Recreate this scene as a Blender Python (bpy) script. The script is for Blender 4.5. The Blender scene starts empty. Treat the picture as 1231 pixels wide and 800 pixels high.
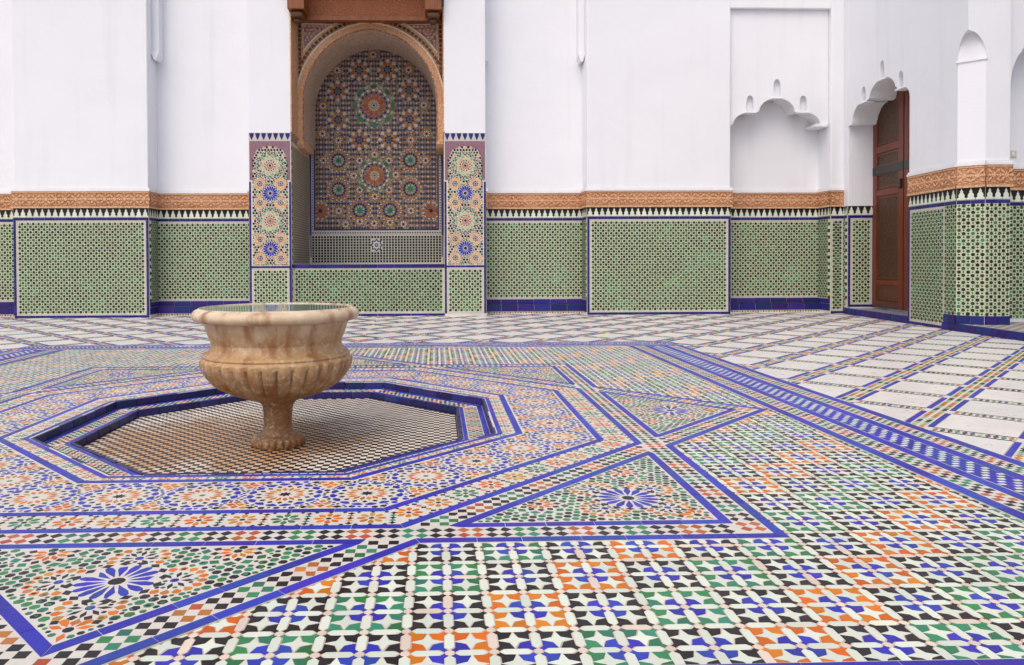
import bpy, math, random
from mathutils import Matrix, Vector, noise as mnoise
random.seed(7)
SC = bpy.context.scene
COL = SC.collection
R = math.radians
PI = math.pi

# ------------------------------------------------------------------ camera
cam_d = bpy.data.cameras.new("camera")
cam = bpy.data.objects.new("camera", cam_d); COL.objects.link(cam)
cam_d.lens = 26.248; cam_d.sensor_width = 36.0
cam_d.shift_x = 0.05306; cam_d.shift_y = -0.05889
cam_d.clip_start = 0.05; cam_d.clip_end = 2000
YAW, ROLL, PITCH, EYE = R(1.6416), R(-0.227), R(0.8588), 1.1
cam.matrix_world = (Matrix.Translation((0, 0, EYE)) @ Matrix.Rotation(-YAW, 4, 'Z') @
                    Matrix.Rotation(PI/2 - PITCH, 4, 'X') @ Matrix.Rotation(ROLL, 4, 'Z'))
SC.camera = cam
SC.view_settings.view_transform = 'Standard'; SC.view_settings.look = 'None'
SC.view_settings.exposure = 0.33; SC.view_settings.gamma = 1.0

# ------------------------------------------------------------------ sky and sun (bright overcast courtyard)
SUN_EL, SUN_AZ = R(56), R(-150)     # direction towards the sun, azimuth from +Y, negative to the left
w = bpy.data.worlds.new("World"); SC.world = w; w.use_nodes = True
nt = w.node_tree
bg = nt.nodes['Background']
sky = nt.nodes.new('ShaderNodeTexSky'); sky.sky_type = 'NISHITA'; sky.sun_disc = False
sky.sun_elevation = SUN_EL; sky.sun_rotation = SUN_AZ
sky.air_density = 1.0; sky.dust_density = 4.0; sky.ozone_density = 0.6
nt.links.new(sky.outputs[0], bg.inputs[0]); bg.inputs[1].default_value = 0.15
sl = bpy.data.lights.new("sun", 'SUN'); so = bpy.data.objects.new("sun", sl); COL.objects.link(so)
sl.energy = .75; sl.angle = R(50); sl.color = (1.0, 0.975, 0.95)
sd = Vector((math.sin(SUN_AZ) * math.cos(SUN_EL), math.cos(SUN_AZ) * math.cos(SUN_EL), math.sin(SUN_EL)))
so.rotation_euler = (-sd).to_track_quat('-Z', 'Y').to_euler(); so.location = (0, 0, 20)

# ------------------------------------------------------------------ materials
MATS = {}
def new_mat(name):
    m = bpy.data.materials.new(name); m.use_nodes = True
    b = m.node_tree.nodes['Principled BSDF']
    MATS[name] = m
    return m, m.node_tree, b
def N(nt, t, **k):
    n = nt.nodes.new(t)
    for a, v in k.items():
        if a.startswith('i_'): n.inputs[int(a[2:])].default_value = v
        else: setattr(n, a, v)
    return n
def mixc(nt, fac, a, b, blend='MIX'):
    n = nt.nodes.new('ShaderNodeMix'); n.data_type = 'RGBA'; n.blend_type = blend
    for sock, v in ((n.inputs[0], fac), (n.inputs[6], a), (n.inputs[7], b)):
        if isinstance(v, (int, float)): sock.default_value = v
        elif isinstance(v, tuple): sock.default_value = v if len(v) == 4 else v + (1,)
        else: nt.links.new(v, sock)
    return n.outputs[2]
def maprange(nt, v, a, b, c, d):
    n = nt.nodes.new('ShaderNodeMapRange'); nt.links.new(v, n.inputs[0])
    for i, x in enumerate((a, b, c, d)): n.inputs[i + 1].default_value = x
    return n.outputs[0]
def noise(nt, scale, detail=3, rough=.55, coord='Object'):
    tc = nt.nodes.new('ShaderNodeTexCoord'); n = nt.nodes.new('ShaderNodeTexNoise')
    n.inputs['Scale'].default_value = scale; n.inputs['Detail'].default_value = detail; n.inputs['Roughness'].default_value = rough
    nt.links.new(tc.outputs[coord], n.inputs['Vector'])
    return n.outputs[0]
def geo_noise(nt, scale, detail=3, rough=.55):
    g = nt.nodes.new('ShaderNodeNewGeometry'); n = nt.nodes.new('ShaderNodeTexNoise')
    n.inputs['Scale'].default_value = scale; n.inputs['Detail'].default_value = detail; n.inputs['Roughness'].default_value = rough
    nt.links.new(g.outputs['Position'], n.inputs['Vector'])
    return n.outputs[0]
def bump(nt, b, h, strength, dist=.01):
    n = nt.nodes.new('ShaderNodeBump'); n.inputs['Strength'].default_value = strength; n.inputs['Distance'].default_value = dist
    nt.links.new(h, n.inputs['Height']); nt.links.new(n.outputs[0], b.inputs['Normal'])

def glaze(name, col, hue=.012, val=.16, rough=.36, chip=.5, chipcol=(.52, .36, .25)):
    """hand-cut glazed tile: each tile its own tint, worn specks where the clay shows"""
    m, nt, b = new_mat(name)
    at = N(nt, 'ShaderNodeAttribute', attribute_name='rnd'); oi = N(nt, 'ShaderNodeObjectInfo')
    ad = N(nt, 'ShaderNodeMath', operation='ADD'); nt.links.new(at.outputs['Fac'], ad.inputs[0]); nt.links.new(oi.outputs['Random'], ad.inputs[1])
    fr = N(nt, 'ShaderNodeMath', operation='FRACT'); nt.links.new(ad.outputs[0], fr.inputs[0])
    m7 = N(nt, 'ShaderNodeMath', operation='MULTIPLY', i_1=7.31); nt.links.new(fr.outputs[0], m7.inputs[0])
    f2 = N(nt, 'ShaderNodeMath', operation='FRACT'); nt.links.new(m7.outputs[0], f2.inputs[0])
    hs = N(nt, 'ShaderNodeHueSaturation'); hs.inputs['Color'].default_value = col + (1,)
    nt.links.new(maprange(nt, fr.outputs[0], 0, 1, .5 - hue, .5 + hue), hs.inputs['Hue'])
    nt.links.new(maprange(nt, f2.outputs[0], 0, 1, 1 - val, 1 + val), hs.inputs['Value'])
    nz = geo_noise(nt, 55, 4, .65)
    c1 = mixc(nt, maprange(nt, nz, .35, .75, 0, .025), hs.outputs[0], (.55, .52, .46))
    n2 = geo_noise(nt, 21, 5, .75)
    c2 = mixc(nt, maprange(nt, n2, .69, .73, 0, chip), c1, chipcol)
    n4 = geo_noise(nt, 1.7, 5, .65)
    c2 = mixc(nt, maprange(nt, n4, .46, .72, 0, .30), c2, tuple(x * .62 + .012 for x in col))      # foot wear and dust
    nt.links.new(c2, b.inputs['Base Color'])
    nt.links.new(maprange(nt, nz, .3, .8, rough - .06, rough + .2), b.inputs['Roughness']); b.inputs['Specular IOR Level'].default_value = .22
    bump(nt, b, nz, .12, .003)
    return m
glaze('zellige_white', (.66, .70, .58), .02, .09)
glaze('zellige_cream', (.70, .58, .47), .01, .10)
glaze('zellige_black', (.014, .010, .012), .02, .5)
glaze('zellige_blue', (.022, .030, .37), .014, .22)
glaze('zellige_cobalt', (.016, .014, .155), .02, .32)
glaze('zellige_navy', (.020, .019, .12), .02, .4, chip=.8)
glaze('zellige_green', (.028, .19, .085), .045, .32)
glaze('zellige_orange', (.60, .145, .001), .014, .18)
glaze('zellige_ochre', (.52, .21, .03), .02, .2)
glaze('zellige_red', (.46, .12, .030), .02, .22)
glaze('zellige_bottle', (.022, .060, .020), .035, .5)
glaze('zellige_mint', (.28, .45, .26), .05, .22)
glaze('zellige_sand', (.58, .49, .36), .015, .15)
glaze('zellige_peach', (.70, .37, .14), .015, .15)
glaze('zellige_purple', (.22, .10, .16), .03, .3)
glaze('zellige_skyblue', (.08, .17, .40), .03, .25)

def grout(name, col, scale=30):
    m, nt, b = new_mat(name)
    nz = geo_noise(nt, scale, 5, .7); n2 = geo_noise(nt, 3.1, 3, .5)
    c = mixc(nt, maprange(nt, nz, .3, .75, 0, .5), col, tuple(x * .72 for x in col))
    c = mixc(nt, maprange(nt, n2, .45, .75, 0, .35), c, (.56, .44, .34))
    nt.links.new(c, b.inputs['Base Color']); b.inputs['Roughness'].default_value = .5
    bump(nt, b, nz, .3, .003)
    return m
grout('mortar', (.60, .45, .36)); grout('white_bed', (.68, .64, .56)); grout('mint_bed', (.61, .62, .43)); grout('dark_bed', (.15, .12, .15))
grout('pale_line', (.56, .53, .48)); grout('stone_step', (.20, .19, .22))

def plaster():
    m, nt, b = new_mat('plaster')
    n1 = geo_noise(nt, 1.3, 4, .6); n2 = geo_noise(nt, 26, 4, .6)
    g = N(nt, 'ShaderNodeNewGeometry'); mp = N(nt, 'ShaderNodeMapping'); mp.inputs['Scale'].default_value = (3.2, 3.2, .22); nt.links.new(g.outputs['Position'], mp.inputs[0])
    ns = N(nt, 'ShaderNodeTexNoise'); ns.inputs['Scale'].default_value = 1.0; ns.inputs['Detail'].default_value = 5; nt.links.new(mp.outputs[0], ns.inputs['Vector'])
    c = mixc(nt, maprange(nt, n1, .4, .75, 0, .4), (.77, .775, .81), (.72, .727, .76))
    c = mixc(nt, maprange(nt, ns.outputs[0], .56, .78, 0, .35), c, (.62, .615, .63))           # faint rain runs
    nt.links.new(c, b.inputs['Base Color']); b.inputs['Roughness'].default_value = .85
    n0 = geo_noise(nt, .9, 3, .5)
    a = N(nt, 'ShaderNodeMath', operation='ADD'); nt.links.new(n0, a.inputs[0])
    mm = N(nt, 'ShaderNodeMath', operation='MULTIPLY', i_1=.12); nt.links.new(n2, mm.inputs[0]); nt.links.new(mm.outputs[0], a.inputs[1])
    bump(nt, b, a.outputs[0], .45, .06)
plaster()
def marble():
    m, nt, b = new_mat('marble')
    oi = N(nt, 'ShaderNodeObjectInfo')
    n1 = geo_noise(nt, 2.4, 6, .7); n2 = geo_noise(nt, 14, 5, .7)
    base = mixc(nt, maprange(nt, oi.outputs['Random'], 0, 1, 0, 1), (.69, .67, .64), (.77, .73, .67))
    c = mixc(nt, maprange(nt, n1, .46, .56, 0, .35), base, (.60, .57, .54))
    c = mixc(nt, maprange(nt, n2, .6, .75, 0, .25), c, (.62, .52, .42))
    nt.links.new(c, b.inputs['Base Color'])
    nt.links.new(maprange(nt, n2, .3, .8, .24, .45), b.inputs['Roughness'])
marble()
def carved(name, hi, lo, scale, rough=.8, strength=.9, extra=None):
    """carved stucco: cut-in arabesque, darker colour in the grooves"""
    m, nt, b = new_mat(name)
    g = N(nt, 'ShaderNodeNewGeometry')
    nw = N(nt, 'ShaderNodeTexNoise'); nw.inputs['Scale'].default_value = scale * .8; nt.links.new(g.outputs['Position'], nw.inputs['Vector'])
    mx = N(nt, 'ShaderNodeMix', data_type='VECTOR'); mx.inputs[0].default_value = .07
    nt.links.new(g.outputs['Position'], mx.inputs[4]); nt.links.new(nw.outputs['Color'], mx.inputs[5])
    v = N(nt, 'ShaderNodeTexVoronoi', feature='DISTANCE_TO_EDGE'); v.inputs['Scale'].default_value = scale
    nt.links.new(mx.outputs[1], v.inputs['Vector'])
    v2 = N(nt, 'ShaderNodeTexVoronoi', feature='F1'); v2.inputs['Scale'].default_value = scale * 1.7
    nt.links.new(mx.outputs[1], v2.inputs['Vector'])
    h = N(nt, 'ShaderNodeMath', operation='SUBTRACT'); nt.links.new(maprange(nt, v2.outputs[0], .15, .6, 1, 0), h.inputs[0]); nt.links.new(maprange(nt, v.outputs[0], 0, .12, .9, 0), h.inputs[1])
    c = mixc(nt, maprange(nt, h.outputs[0], -.4, .5, 0, 1), lo, hi)
    n3 = geo_noise(nt, 2.2, 4, .6)
    c = mixc(nt, maprange(nt, n3, .4, .7, 0, .45), c, extra or tuple(x * .7 for x in hi))
    nt.links.new(c, b.inputs['Base Color']); b.inputs['Roughness'].default_value = rough
    bump(nt, b, h.outputs[0], strength, .02)
carved('frieze_stucco', (.60, .29, .13), (.30, .12, .06), 21, strength=.6, extra=(.72, .42, .24))
carved('frieze_relief', (.78, .45, .25), (.58, .30, .15), 30, strength=.3, extra=(.72, .42, .25))
carved('spandrel_relief', (.80, .55, .44), (.55, .30, .24), 34, strength=.3)
carved('purple_speckle', (.34, .17, .23), (.14, .07, .10), 44, rough=.5, strength=.2)
carved('arch_stucco', (.84, .53, .31), (.58, .33, .18), 19, strength=.6, extra=(.70, .36, .18))
carved('spandrel_stucco', (.74, .48, .38), (.24, .11, .14), 19)
carved('soffit_stucco', (.58, .44, .33), (.44, .33, .27), 7, strength=.4)
carved('painted_wood', (.33, .085, .013), (.20, .052, .012), 16, rough=.5, strength=.3)
carved('door_field', (.105, .036, .010), (.034, .014, .007), 15, rough=.5, strength=.3)
def wood(name, col):
    m, nt, b = new_mat(name)
    g = N(nt, 'ShaderNodeNewGeometry'); mp = N(nt, 'ShaderNodeMapping'); mp.inputs['Scale'].default_value = (26, 26, 1.6)
    nt.links.new(g.outputs['Position'], mp.inputs[0]); n = N(nt, 'ShaderNodeTexNoise'); n.inputs['Scale'].default_value = 1.4; n.inputs['Detail'].default_value = 5
    nt.links.new(mp.outputs[0], n.inputs['Vector'])
    nt.links.new(mixc(nt, maprange(nt, n.outputs[0], .3, .7, 0, 1), tuple(x * .5 for x in col), col), b.inputs['Base Color'])
    b.inputs['Roughness'].default_value = .42; bump(nt, b, n.outputs[0], .25, .004)
wood('red_wood', (.20, .033, .009)); wood('brown_wood', (.13, .045, .018)); wood('dark_iron', (.03, .022, .02))
wood('canopy_wood', (.27, .075, .014)); wood('canopy_dark', (.14, .055, .02))
def stone():
    m, nt, b = new_mat('basin_marble')
    n1 = noise(nt, 3.2, 6, .65); n2 = noise(nt, 30, 6, .75); n3 = noise(nt, 7, 5, .7)
    tc = N(nt, 'ShaderNodeTexCoord'); sx = N(nt, 'ShaderNodeSeparateXYZ'); nt.links.new(tc.outputs['Object'], sx.inputs[0])
    pale, tan, rust = (.74, .62, .45), (.45, .27, .12), (.18, .068, .020)
    zf = maprange(nt, sx.outputs[2], .60, .92, 0, 1)              # mineral staining builds up below the lip
    a = N(nt, 'ShaderNodeMath', operation='ADD'); nt.links.new(zf, a.inputs[0]); nt.links.new(maprange(nt, n1, .3, .7, -.35, .35), a.inputs[1])
    c = mixc(nt, maprange(nt, a.outputs[0], .25, 1.0, 0, 1), tan, pale)
    zl = maprange(nt, sx.outputs[2], .22, .62, 1, 0)
    a2 = N(nt, 'ShaderNodeMath', operation='ADD'); nt.links.new(zl, a2.inputs[0]); nt.links.new(maprange(nt, n3, .35, .7, -.35, .55), a2.inputs[1])
    c = mixc(nt, maprange(nt, a2.outputs[0], .25, 1.05, 0, .80), c, rust)
    c = mixc(nt, maprange(nt, n2, .52, .64, 0, .8), c, (.60, .50, .37))
    c = mixc(nt, maprange(nt, n3, .60, .74, 0, .5), c, (.26, .10, .03))
    gs = N(nt, 'ShaderNodeMapping'); gs.inputs['Scale'].default_value = (9, 9, 1.1); nt.links.new(tc.outputs['Object'], gs.inputs[0])
    ns = N(nt, 'ShaderNodeTexNoise'); ns.inputs['Scale'].default_value = 1.0; ns.inputs['Detail'].default_value = 4; nt.links.new(gs.outputs[0], ns.inputs['Vector'])
    c = mixc(nt, maprange(nt, ns.outputs[0], .50, .66, 0, .75), c, (.27, .092, .020))      # run marks of iron-stained water
    nt.links.new(c, b.inputs['Base Color']); b.inputs['Roughness'].default_value = .5
    bump(nt, b, n2, .6, .008)
stone()
def rust_mortar():
    m, nt, b = new_mat('pit_white')
    at = N(nt, 'ShaderNodeAttribute', attribute_name='rnd')
    tc = N(nt, 'ShaderNodeTexCoord'); mp = N(nt, 'ShaderNodeMapping'); mp.inputs['Location'].default_value = (.36, .40, 0); mp.inputs['Scale'].default_value = (.95, 1.25, 0)
    nt.links.new(tc.outputs['Object'], mp.inputs[0])
    ln = N(nt, 'ShaderNodeVectorMath', operation='LENGTH'); nt.links.new(mp.outputs[0], ln.inputs[0])
    nz = noise(nt, 3.0, 5, .6); a = N(nt, 'ShaderNodeMath', operation='ADD'); nt.links.new(ln.outputs['Value'], a.inputs[0]); nt.links.new(maprange(nt, nz, .25, .75, -.45, .45), a.inputs[1])
    base = mixc(nt, maprange(nt, at.outputs['Fac'], 0, 1, 0, 1), (.82, .73, .61), (.72, .63, .52))
    c = mixc(nt, maprange(nt, a.outputs[0], .62, 1.10, .85, 0), base, (.50, .25, .08))     # rust bled from the basin
    nt.links.new(c, b.inputs['Base Color']); b.inputs['Roughness'].default_value = .38
rust_mortar()
def water():
    m, nt, b = new_mat('water')
    nz = noise(nt, 2.5, 2, .5); b.inputs['Base Color'].default_value = (.20, .29, .22, 1)
    b.inputs['Roughness'].default_value = .05; b.inputs['IOR'].default_value = 1.33
    bump(nt, b, nz, .06, .01)
water()
def flat(name, col, rough=.6):
    m, nt, b = new_mat(name); n = geo_noise(nt, 9, 3)
    nt.links.new(mixc(nt, maprange(nt, n, .3, .7, 0, .4), col, tuple(x * .8 for x in col)), b.inputs['Base Color']); b.inputs['Roughness'].default_value = rough
flat('white_paint', (.76, .75, .76), .8); flat('earth', (.30, .25, .20), .9); flat('switch_plastic', (.62, .56, .48), .4); flat('dark_gap', (.03, .025, .025), .8)

# ------------------------------------------------------------------ mesh helpers
def link(name, me, parent=None, loc=None, rz=0):
    o = bpy.data.objects.new(name, me); COL.objects.link(o)
    if parent is not None: o.parent = parent
    if loc is not None: o.location = loc
    if rz: o.rotation_euler = (0, 0, rz)
    return o
def make(name, verts, faces, mat, parent=None, smooth=False, kind=None, bev=0, loc=None):
    me = bpy.data.meshes.new(name); me.from_pydata(verts, [], faces); me.materials.append(MATS[mat]); me.update()
    if smooth:
        for p in me.polygons: p.use_smooth = True
    o = link(name, me, parent, loc)
    if kind: o['kind'] = kind
    if bev:
        b = o.modifiers.new('bevel', 'BEVEL'); b.width = bev; b.segments = 2; b.limit_method = 'ANGLE'
    return o
def thing(name, label, cat, loc=(0, 0, 0), group=None):
    o = bpy.data.objects.new(name, None); COL.objects.link(o); o.location = loc; o.empty_display_size = .2
    o['label'] = label; o['category'] = cat
    if group: o['group'] = group
    return o
def structure(name, loc=(0, 0, 0)):
    o = bpy.data.objects.new(name, None); COL.objects.link(o); o.location = loc; o['kind'] = 'structure'
    return o
class Solid:
    def __init__(s): s.v, s.f = [], []
    def box(s, x0, x1, y0, y1, z0, z1):
        n = len(s.v)
        s.v += [(x0, y0, z0), (x1, y0, z0), (x1, y1, z0), (x0, y1, z0), (x0, y0, z1), (x1, y0, z1), (x1, y1, z1), (x0, y1, z1)]
        s.f += [tuple(n + i for i in q) for q in ((3, 2, 1, 0), (4, 5, 6, 7), (0, 1, 5, 4), (1, 2, 6, 5), (2, 3, 7, 6), (3, 0, 4, 7))]
        return s
    def prism(s, poly, fr, d0, d1):
        """poly in (u,v) of frame fr, extruded from depth d0 to d1 (d out of the wall)"""
        n = len(s.v); k = len(poly)
        s.v += [fr(u, v, d1) for u, v in poly] + [fr(u, v, d0) for u, v in poly]
        s.f.append(tuple(range(n, n + k))); s.f.append(tuple(range(n + 2 * k - 1, n + k - 1, -1)))
        for i in range(k):
            j = (i + 1) % k; s.f.append((n + i, n + k + i, n + k + j, n + j))
        return s
    def build(s, name, mat, parent=None, **k): return make(name, s.v, s.f, mat, parent, **k)
def fbox(fr, u0, u1, v0, v1, d0, d1): return Solid().prism([(u0, v0), (u1, v0), (u1, v1), (u0, v1)], fr, d0, d1)
class Frame:
    """vertical wall face: u along the wall (left to right as seen), v up, d out of the wall"""
    def __init__(s, p0, p1):
        s.o = p0; L = math.hypot(p1[0] - p0[0], p1[1] - p0[1]); s.L = L
        s.u = ((p1[0] - p0[0]) / L, (p1[1] - p0[1]) / L); s.n = (s.u[1], -s.u[0])
    def __call__(s, u, v, d): return (s.o[0] + s.u[0] * u + s.n[0] * d, s.o[1] + s.u[1] * u + s.n[1] * d, v)
class Flat:
    def __init__(s, z=0): s.z = z
    def __call__(s, u, v, d): return (u, v, s.z + d)
def inset(poly, g):
    n = len(poly); out = []
    for i in range(n):
        ax, ay = poly[i - 1]; bx, by = poly[i]; cx, cy = poly[(i + 1) % n]
        e1 = (bx - ax, by - ay); e2 = (cx - bx, cy - by)
        l1 = math.hypot(*e1) or 1e-9; l2 = math.hypot(*e2) or 1e-9
        n1 = (-e1[1] / l1, e1[0] / l1); n2 = (-e2[1] / l2, e2[0] / l2)
        m = (n1[0] + n2[0], n1[1] + n2[1]); q = 1 + n1[0] * n2[0] + n1[1] * n2[1]
        q = max(q, .35)
        out.append((bx + m[0] / q * g, by + m[1] / q * g))
    return out
def ccw(poly):
    a = sum(poly[i - 1][0] * poly[i][1] - poly[i][0] * poly[i - 1][1] for i in range(len(poly)))
    return poly if a > 0 else poly[::-1]
def xf(poly, x=0, y=0, a=0, s=1):
    c, t = math.cos(a) * s, math.sin(a) * s
    return [(x + px * c - py * t, y + px * t + py * c) for px, py in poly]
def inpoly(x, y, p):
    c = False; n = len(p)
    for i in range(n):
        (a, b), (d, e) = p[i - 1], p[i]
        if (b > y) != (e > y) and x < (d - a) * (y - b) / (e - b) + a: c = not c
    return c
class Mosaic:
    """many small cut tiles laid in one panel (joined: past what one could pick out singly)"""
    def __init__(s, fr, skirt=.004, gap=.0016, jig=.0006): s.fr, s.sk, s.gap, s.jig = fr, skirt, gap, jig; s.v, s.f, s.m, s.r, s.mi = [], [], [], [], {}; s.hash = {}
    def add(s, poly, mat, d=0.003, gap=None):
        g = s.gap if gap is None else gap
        p = ccw(poly)
        if g: p = inset(p, g)
        i = s.mi.setdefault(mat, len(s.mi)); r = random.random(); n = len(s.v); k = len(p); fr = s.fr
        if s.track:
            x0, x1, y0, y1 = min(a for a, b in p), max(a for a, b in p), min(b for a, b in p), max(b for a, b in p)
            nx = max(1, round((x1 - x0) / .022)); ny = max(1, round((y1 - y0) / .022))
            for ix in range(nx + 1):
                for iy in range(ny + 1):
                    a, b = x0 + (x1 - x0) * ix / nx, y0 + (y1 - y0) * iy / ny
                    if inpoly(a, b, p): s.mark(a, b)
            for q in range(k):
                (a, b), (c, e) = p[q], p[(q + 1) % k]; m = max(1, int(math.hypot(c - a, e - b) / .012))
                for t in range(m): s.mark(a + (c - a) * t / m, b + (e - b) * t / m)
        dd = d + random.uniform(-s.jig, s.jig)
        tl = s.tilt if max(abs(p[0][0] - p[k // 2][0]), abs(p[0][1] - p[k // 2][1])) < .13 else 0; tx, ty = random.gauss(0, tl), random.gauss(0, tl); ca, cb = p[0][0] * .5 + p[k // 2][0] * .5, p[0][1] * .5 + p[k // 2][1] * .5
        s.v += [fr(a, b, dd + tx * (a - ca) + ty * (b - cb)) for a, b in p]
        s.f.append(tuple(range(n, n + k))); s.m.append(i); s.r.append(r)
        if s.sk:
            s.v += [fr(a, b, dd - s.sk) for a, b in p]
            for q in range(k):
                j = (q + 1) % k; s.f.append((n + q, n + k + q, n + k + j, n + j)); s.m.append(i); s.r.append(r)
    track = False; tilt = .005
    H = .03
    def mark(s, a, b): s.hash.setdefault((int(a // s.H), int(b // s.H)), []).append((a, b))
    def free(s, x, y, r):
        ix, iy = int(x // s.H), int(y // s.H)
        for i in (-1, 0, 1):
            for j in (-1, 0, 1):
                for a, b in s.hash.get((ix + i, iy + j), ()):
                    if (a - x) ** 2 + (b - y) ** 2 < r * r: return False
        return True
    def fill(s, x0, x1, y0, y1, inside, cols, d, sizes=(.017, .012, .008), step=.008, sides=6):
        """cut pieces set into whatever the larger figures leave open, biggest first"""
        for r in sizes:
            y = y0
            while y < y1:
                x = x0
                while x < x1:
                    if inside(x, y) and s.free(x, y, r + .0022):
                        s.add(xf(ngon(r, sides, random.random() * .4), x, y), random.choice(cols), d, .0006)
                    x += step
                y += step
    def lattice(s, x0, x1, y0, y1, g, r, inside, cols, d, a=0, cen=(0, 0), sides=6):
        """regular staggered rows of cut pieces wherever they still fit"""
        c, t = math.cos(a), math.sin(a); n = int(max(x1 - x0, y1 - y0) / g) + 2
        for j in range(-n, n + 1):
            for i in range(-n, n + 1):
                u, v = (i + .5 * (j % 2)) * g, j * g * .87
                x, y = cen[0] + u * c - v * t, cen[1] + u * t + v * c
                if x0 <= x <= x1 and y0 <= y <= y1 and inside(x, y) and s.free(x, y, r + .002):
                    s.add(xf(ngon(r, sides, a + PI / 6), x, y), cols[(i + 2 * j) % len(cols)] if isinstance(cols[0], str) else cols[j % len(cols)][i % 2], d, .0006)
    def build(s, name, parent=None, kind='stuff'):
        if not s.f: return None
        me = bpy.data.meshes.new(name); me.from_pydata(s.v, [], s.f)
        for k in s.mi: me.materials.append(MATS[k])
        me.polygons.foreach_set('material_index', s.m)
        at = me.attributes.new('rnd', 'FLOAT', 'FACE'); at.data.foreach_set('value', s.r); me.update()
        o = link(name, me, parent)
        if kind: o['kind'] = kind
        return o
def kite(r0, rm, r1, wd, a, blunt=0):
    if blunt: pts = [(r0, 0), (rm, -wd), (r1 - blunt, -wd * .8), (r1, 0), (r1 - blunt, wd * .8), (rm, wd)]
    else: pts = [(r0, 0), (rm, -wd), (r1, 0), (rm, wd)]
    return xf(pts, 0, 0, a)
def ngon(r, n, a=0): return [(r * math.cos(a + 2 * PI * i / n), r * math.sin(a + 2 * PI * i / n)) for i in range(n)]
def star(r, q, n, a=0): return [((r if i % 2 == 0 else q) * math.cos(a + PI * i / n), (r if i % 2 == 0 else q) * math.sin(a + PI * i / n)) for i in range(2 * n)]
def rosette(M, x, y, rings, a0=0, d=.003, clip=None, s=1.0):
    """rings: (r0, rm, r1, halfwidth, count, colour, phase, blunt) or ('c', r, sides, colour) / ('s', r, q, points, colour)"""
    for g in rings:
        if g[0] == 'c': ps = [(ngon(g[1], g[2], a0), g[3])]
        elif g[0] == 's': ps = [(star(g[1], g[2], g[3], a0), g[4])]
        else:
            r0, rm, r1, wd, n, c, ph = g[:7]; bl = g[7] if len(g) > 7 else 0
            wd = min(wd * 1.55, .93 * PI * rm / n); e_ = (r1 - r0) * .10; r0, r1 = r0 - e_, r1 + e_
            ps = [(kite(r0, rm, r1, wd, a0 + 2 * PI * (k + ph) / n, bl), c if isinstance(c, str) else c[k % len(c)]) for k in range(n)]
        for p, c in ps:
            q = xf(p, x, y, 0, s)
            if clip and not all(clip(u, v) for u, v in q): continue
            M.add(q, c, d)
CX, CY = -1.096, 5.355
def project(X, Y, Z=0):
    """picture position (0..1, 0..1) and depth: only used to choose which tiles are nearest and in view"""
    c, s = math.cos(YAW), math.sin(YAW); xc = c * X - s * Y; yc = s * X + c * Y
    if yc < .3: return 9, 9, yc
    return (550.2 + 897.5 * xc / yc) / 1231, (314 - 897.5 * (Z - EYE) / yc) / 800, yc

# ================================================================== GROUND
make('ground', [(-600, -600, -.45), (600, -600, -.45), (600, 600, -.45), (-600, 600, -.45)], [(0, 1, 2, 3)], 'earth', kind='structure')

# ================================================================== COURTYARD FLOOR (centre of the star = origin of the floor)
floor = structure('courtyard_floor', (CX, CY, 0))
R0, R1, R2, R3, R4, LW = 1.444, 1.638, 2.111, 2.319, 2.435, .046
R5 = R4 + LW
BX0, BX1, BF, BBI, BBO = 3.53, 4.236, -3.38, 4.05, 4.585
T22 = math.tan(PI / 8)
def octa(r): return [(r / math.cos(PI / 8) * math.cos(PI / 8 + k * PI / 4), r / math.cos(PI / 8) * math.sin(PI / 8 + k * PI / 4)) for k in range(8)]
PIT = (0.02, -.06)        # the pit sits a little towards the viewer
def octp(r): return [(x + PIT[0], y + PIT[1]) for x, y in octa(r)]
# mortar sheet with the pit cut out
def ring_sheet(name, outer, inner, z0, z1, mat):
    n = len(inner); v = [(x, y, z1) for x, y in outer] + [(x, y, z1) for x, y in inner] + [(x, y, z0) for x, y in outer] + [(x, y, z0) for x, y in inner]
    f = []
    for i in range(n):
        j = (i + 1) % n
        f += [(i, j, n + j, n + i), (2 * n + j, 2 * n + i, 3 * n + i, 3 * n + j), (i, 2 * n + i, 2 * n + j, j), (n + j, 3 * n + j, 3 * n + i, n + i)]
    return make(name, v, f, mat, floor)
big = [(14, 6), (14, 14), (-14, 14), (-14, 6), (-14, -6), (-14, -8), (14, -8), (14, -6)]
big = [(14, 5.8), (5.8, 14), (-5.8, 14), (-14, 5.8), (-14, -5.8), (-5.8, -12), (5.8, -12), (14, -5.8)]
def rect_at(x, y):      # octagon vertex direction pushed out to a rectangle
    return (x, y)
ring_sheet('mortar_bed', [(17, 7.04), (7.04, 17), (-7.04, 17), (-17, 7.04), (-17, -7.04), (-7.04, -17), (7.04, -17), (17, -7.04)], octp(R0), -.10, -.012, 'mortar')
ring_sheet('field_bed', [(BX1, 1.75), (BX1 - .0, BBO), (-BX1, BBO), (-BX1, 1.75), (-BX1, -1.4), (-BX1, BF - .7), (BX1, BF - .7), (BX1, -1.4)], octp(R0), -.03, .0043, 'mortar')
# star bed = two overlapping squares
sv, sf = [], []
notch = octa(R5)
tips = [(R5 * math.sqrt(2) * math.cos(k * PI / 4), R5 * math.sqrt(2) * math.sin(k * PI / 4)) for k in range(8)]
inn = octp(R0)
for z in (.0107, -.02):
    sv += [(x, y, z) for x, y in notch] + [(x, y, z) for x, y in tips] + [(x, y, z) for x, y in inn]
for k in range(8):
    j = (k + 1) % 8                           # tip j lies between notch k and notch k+1
    sf += [(k, 8 + j, j), (16 + k, k, j, 16 + j), (k, 24 + k, 32 + j, 8 + j), (8 + j, 32 + j, 24 + j, j), (16 + j, 40 + j, 40 + k, 16 + k)]
make('star_bed', sv, sf, 'white_bed', floor)

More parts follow.
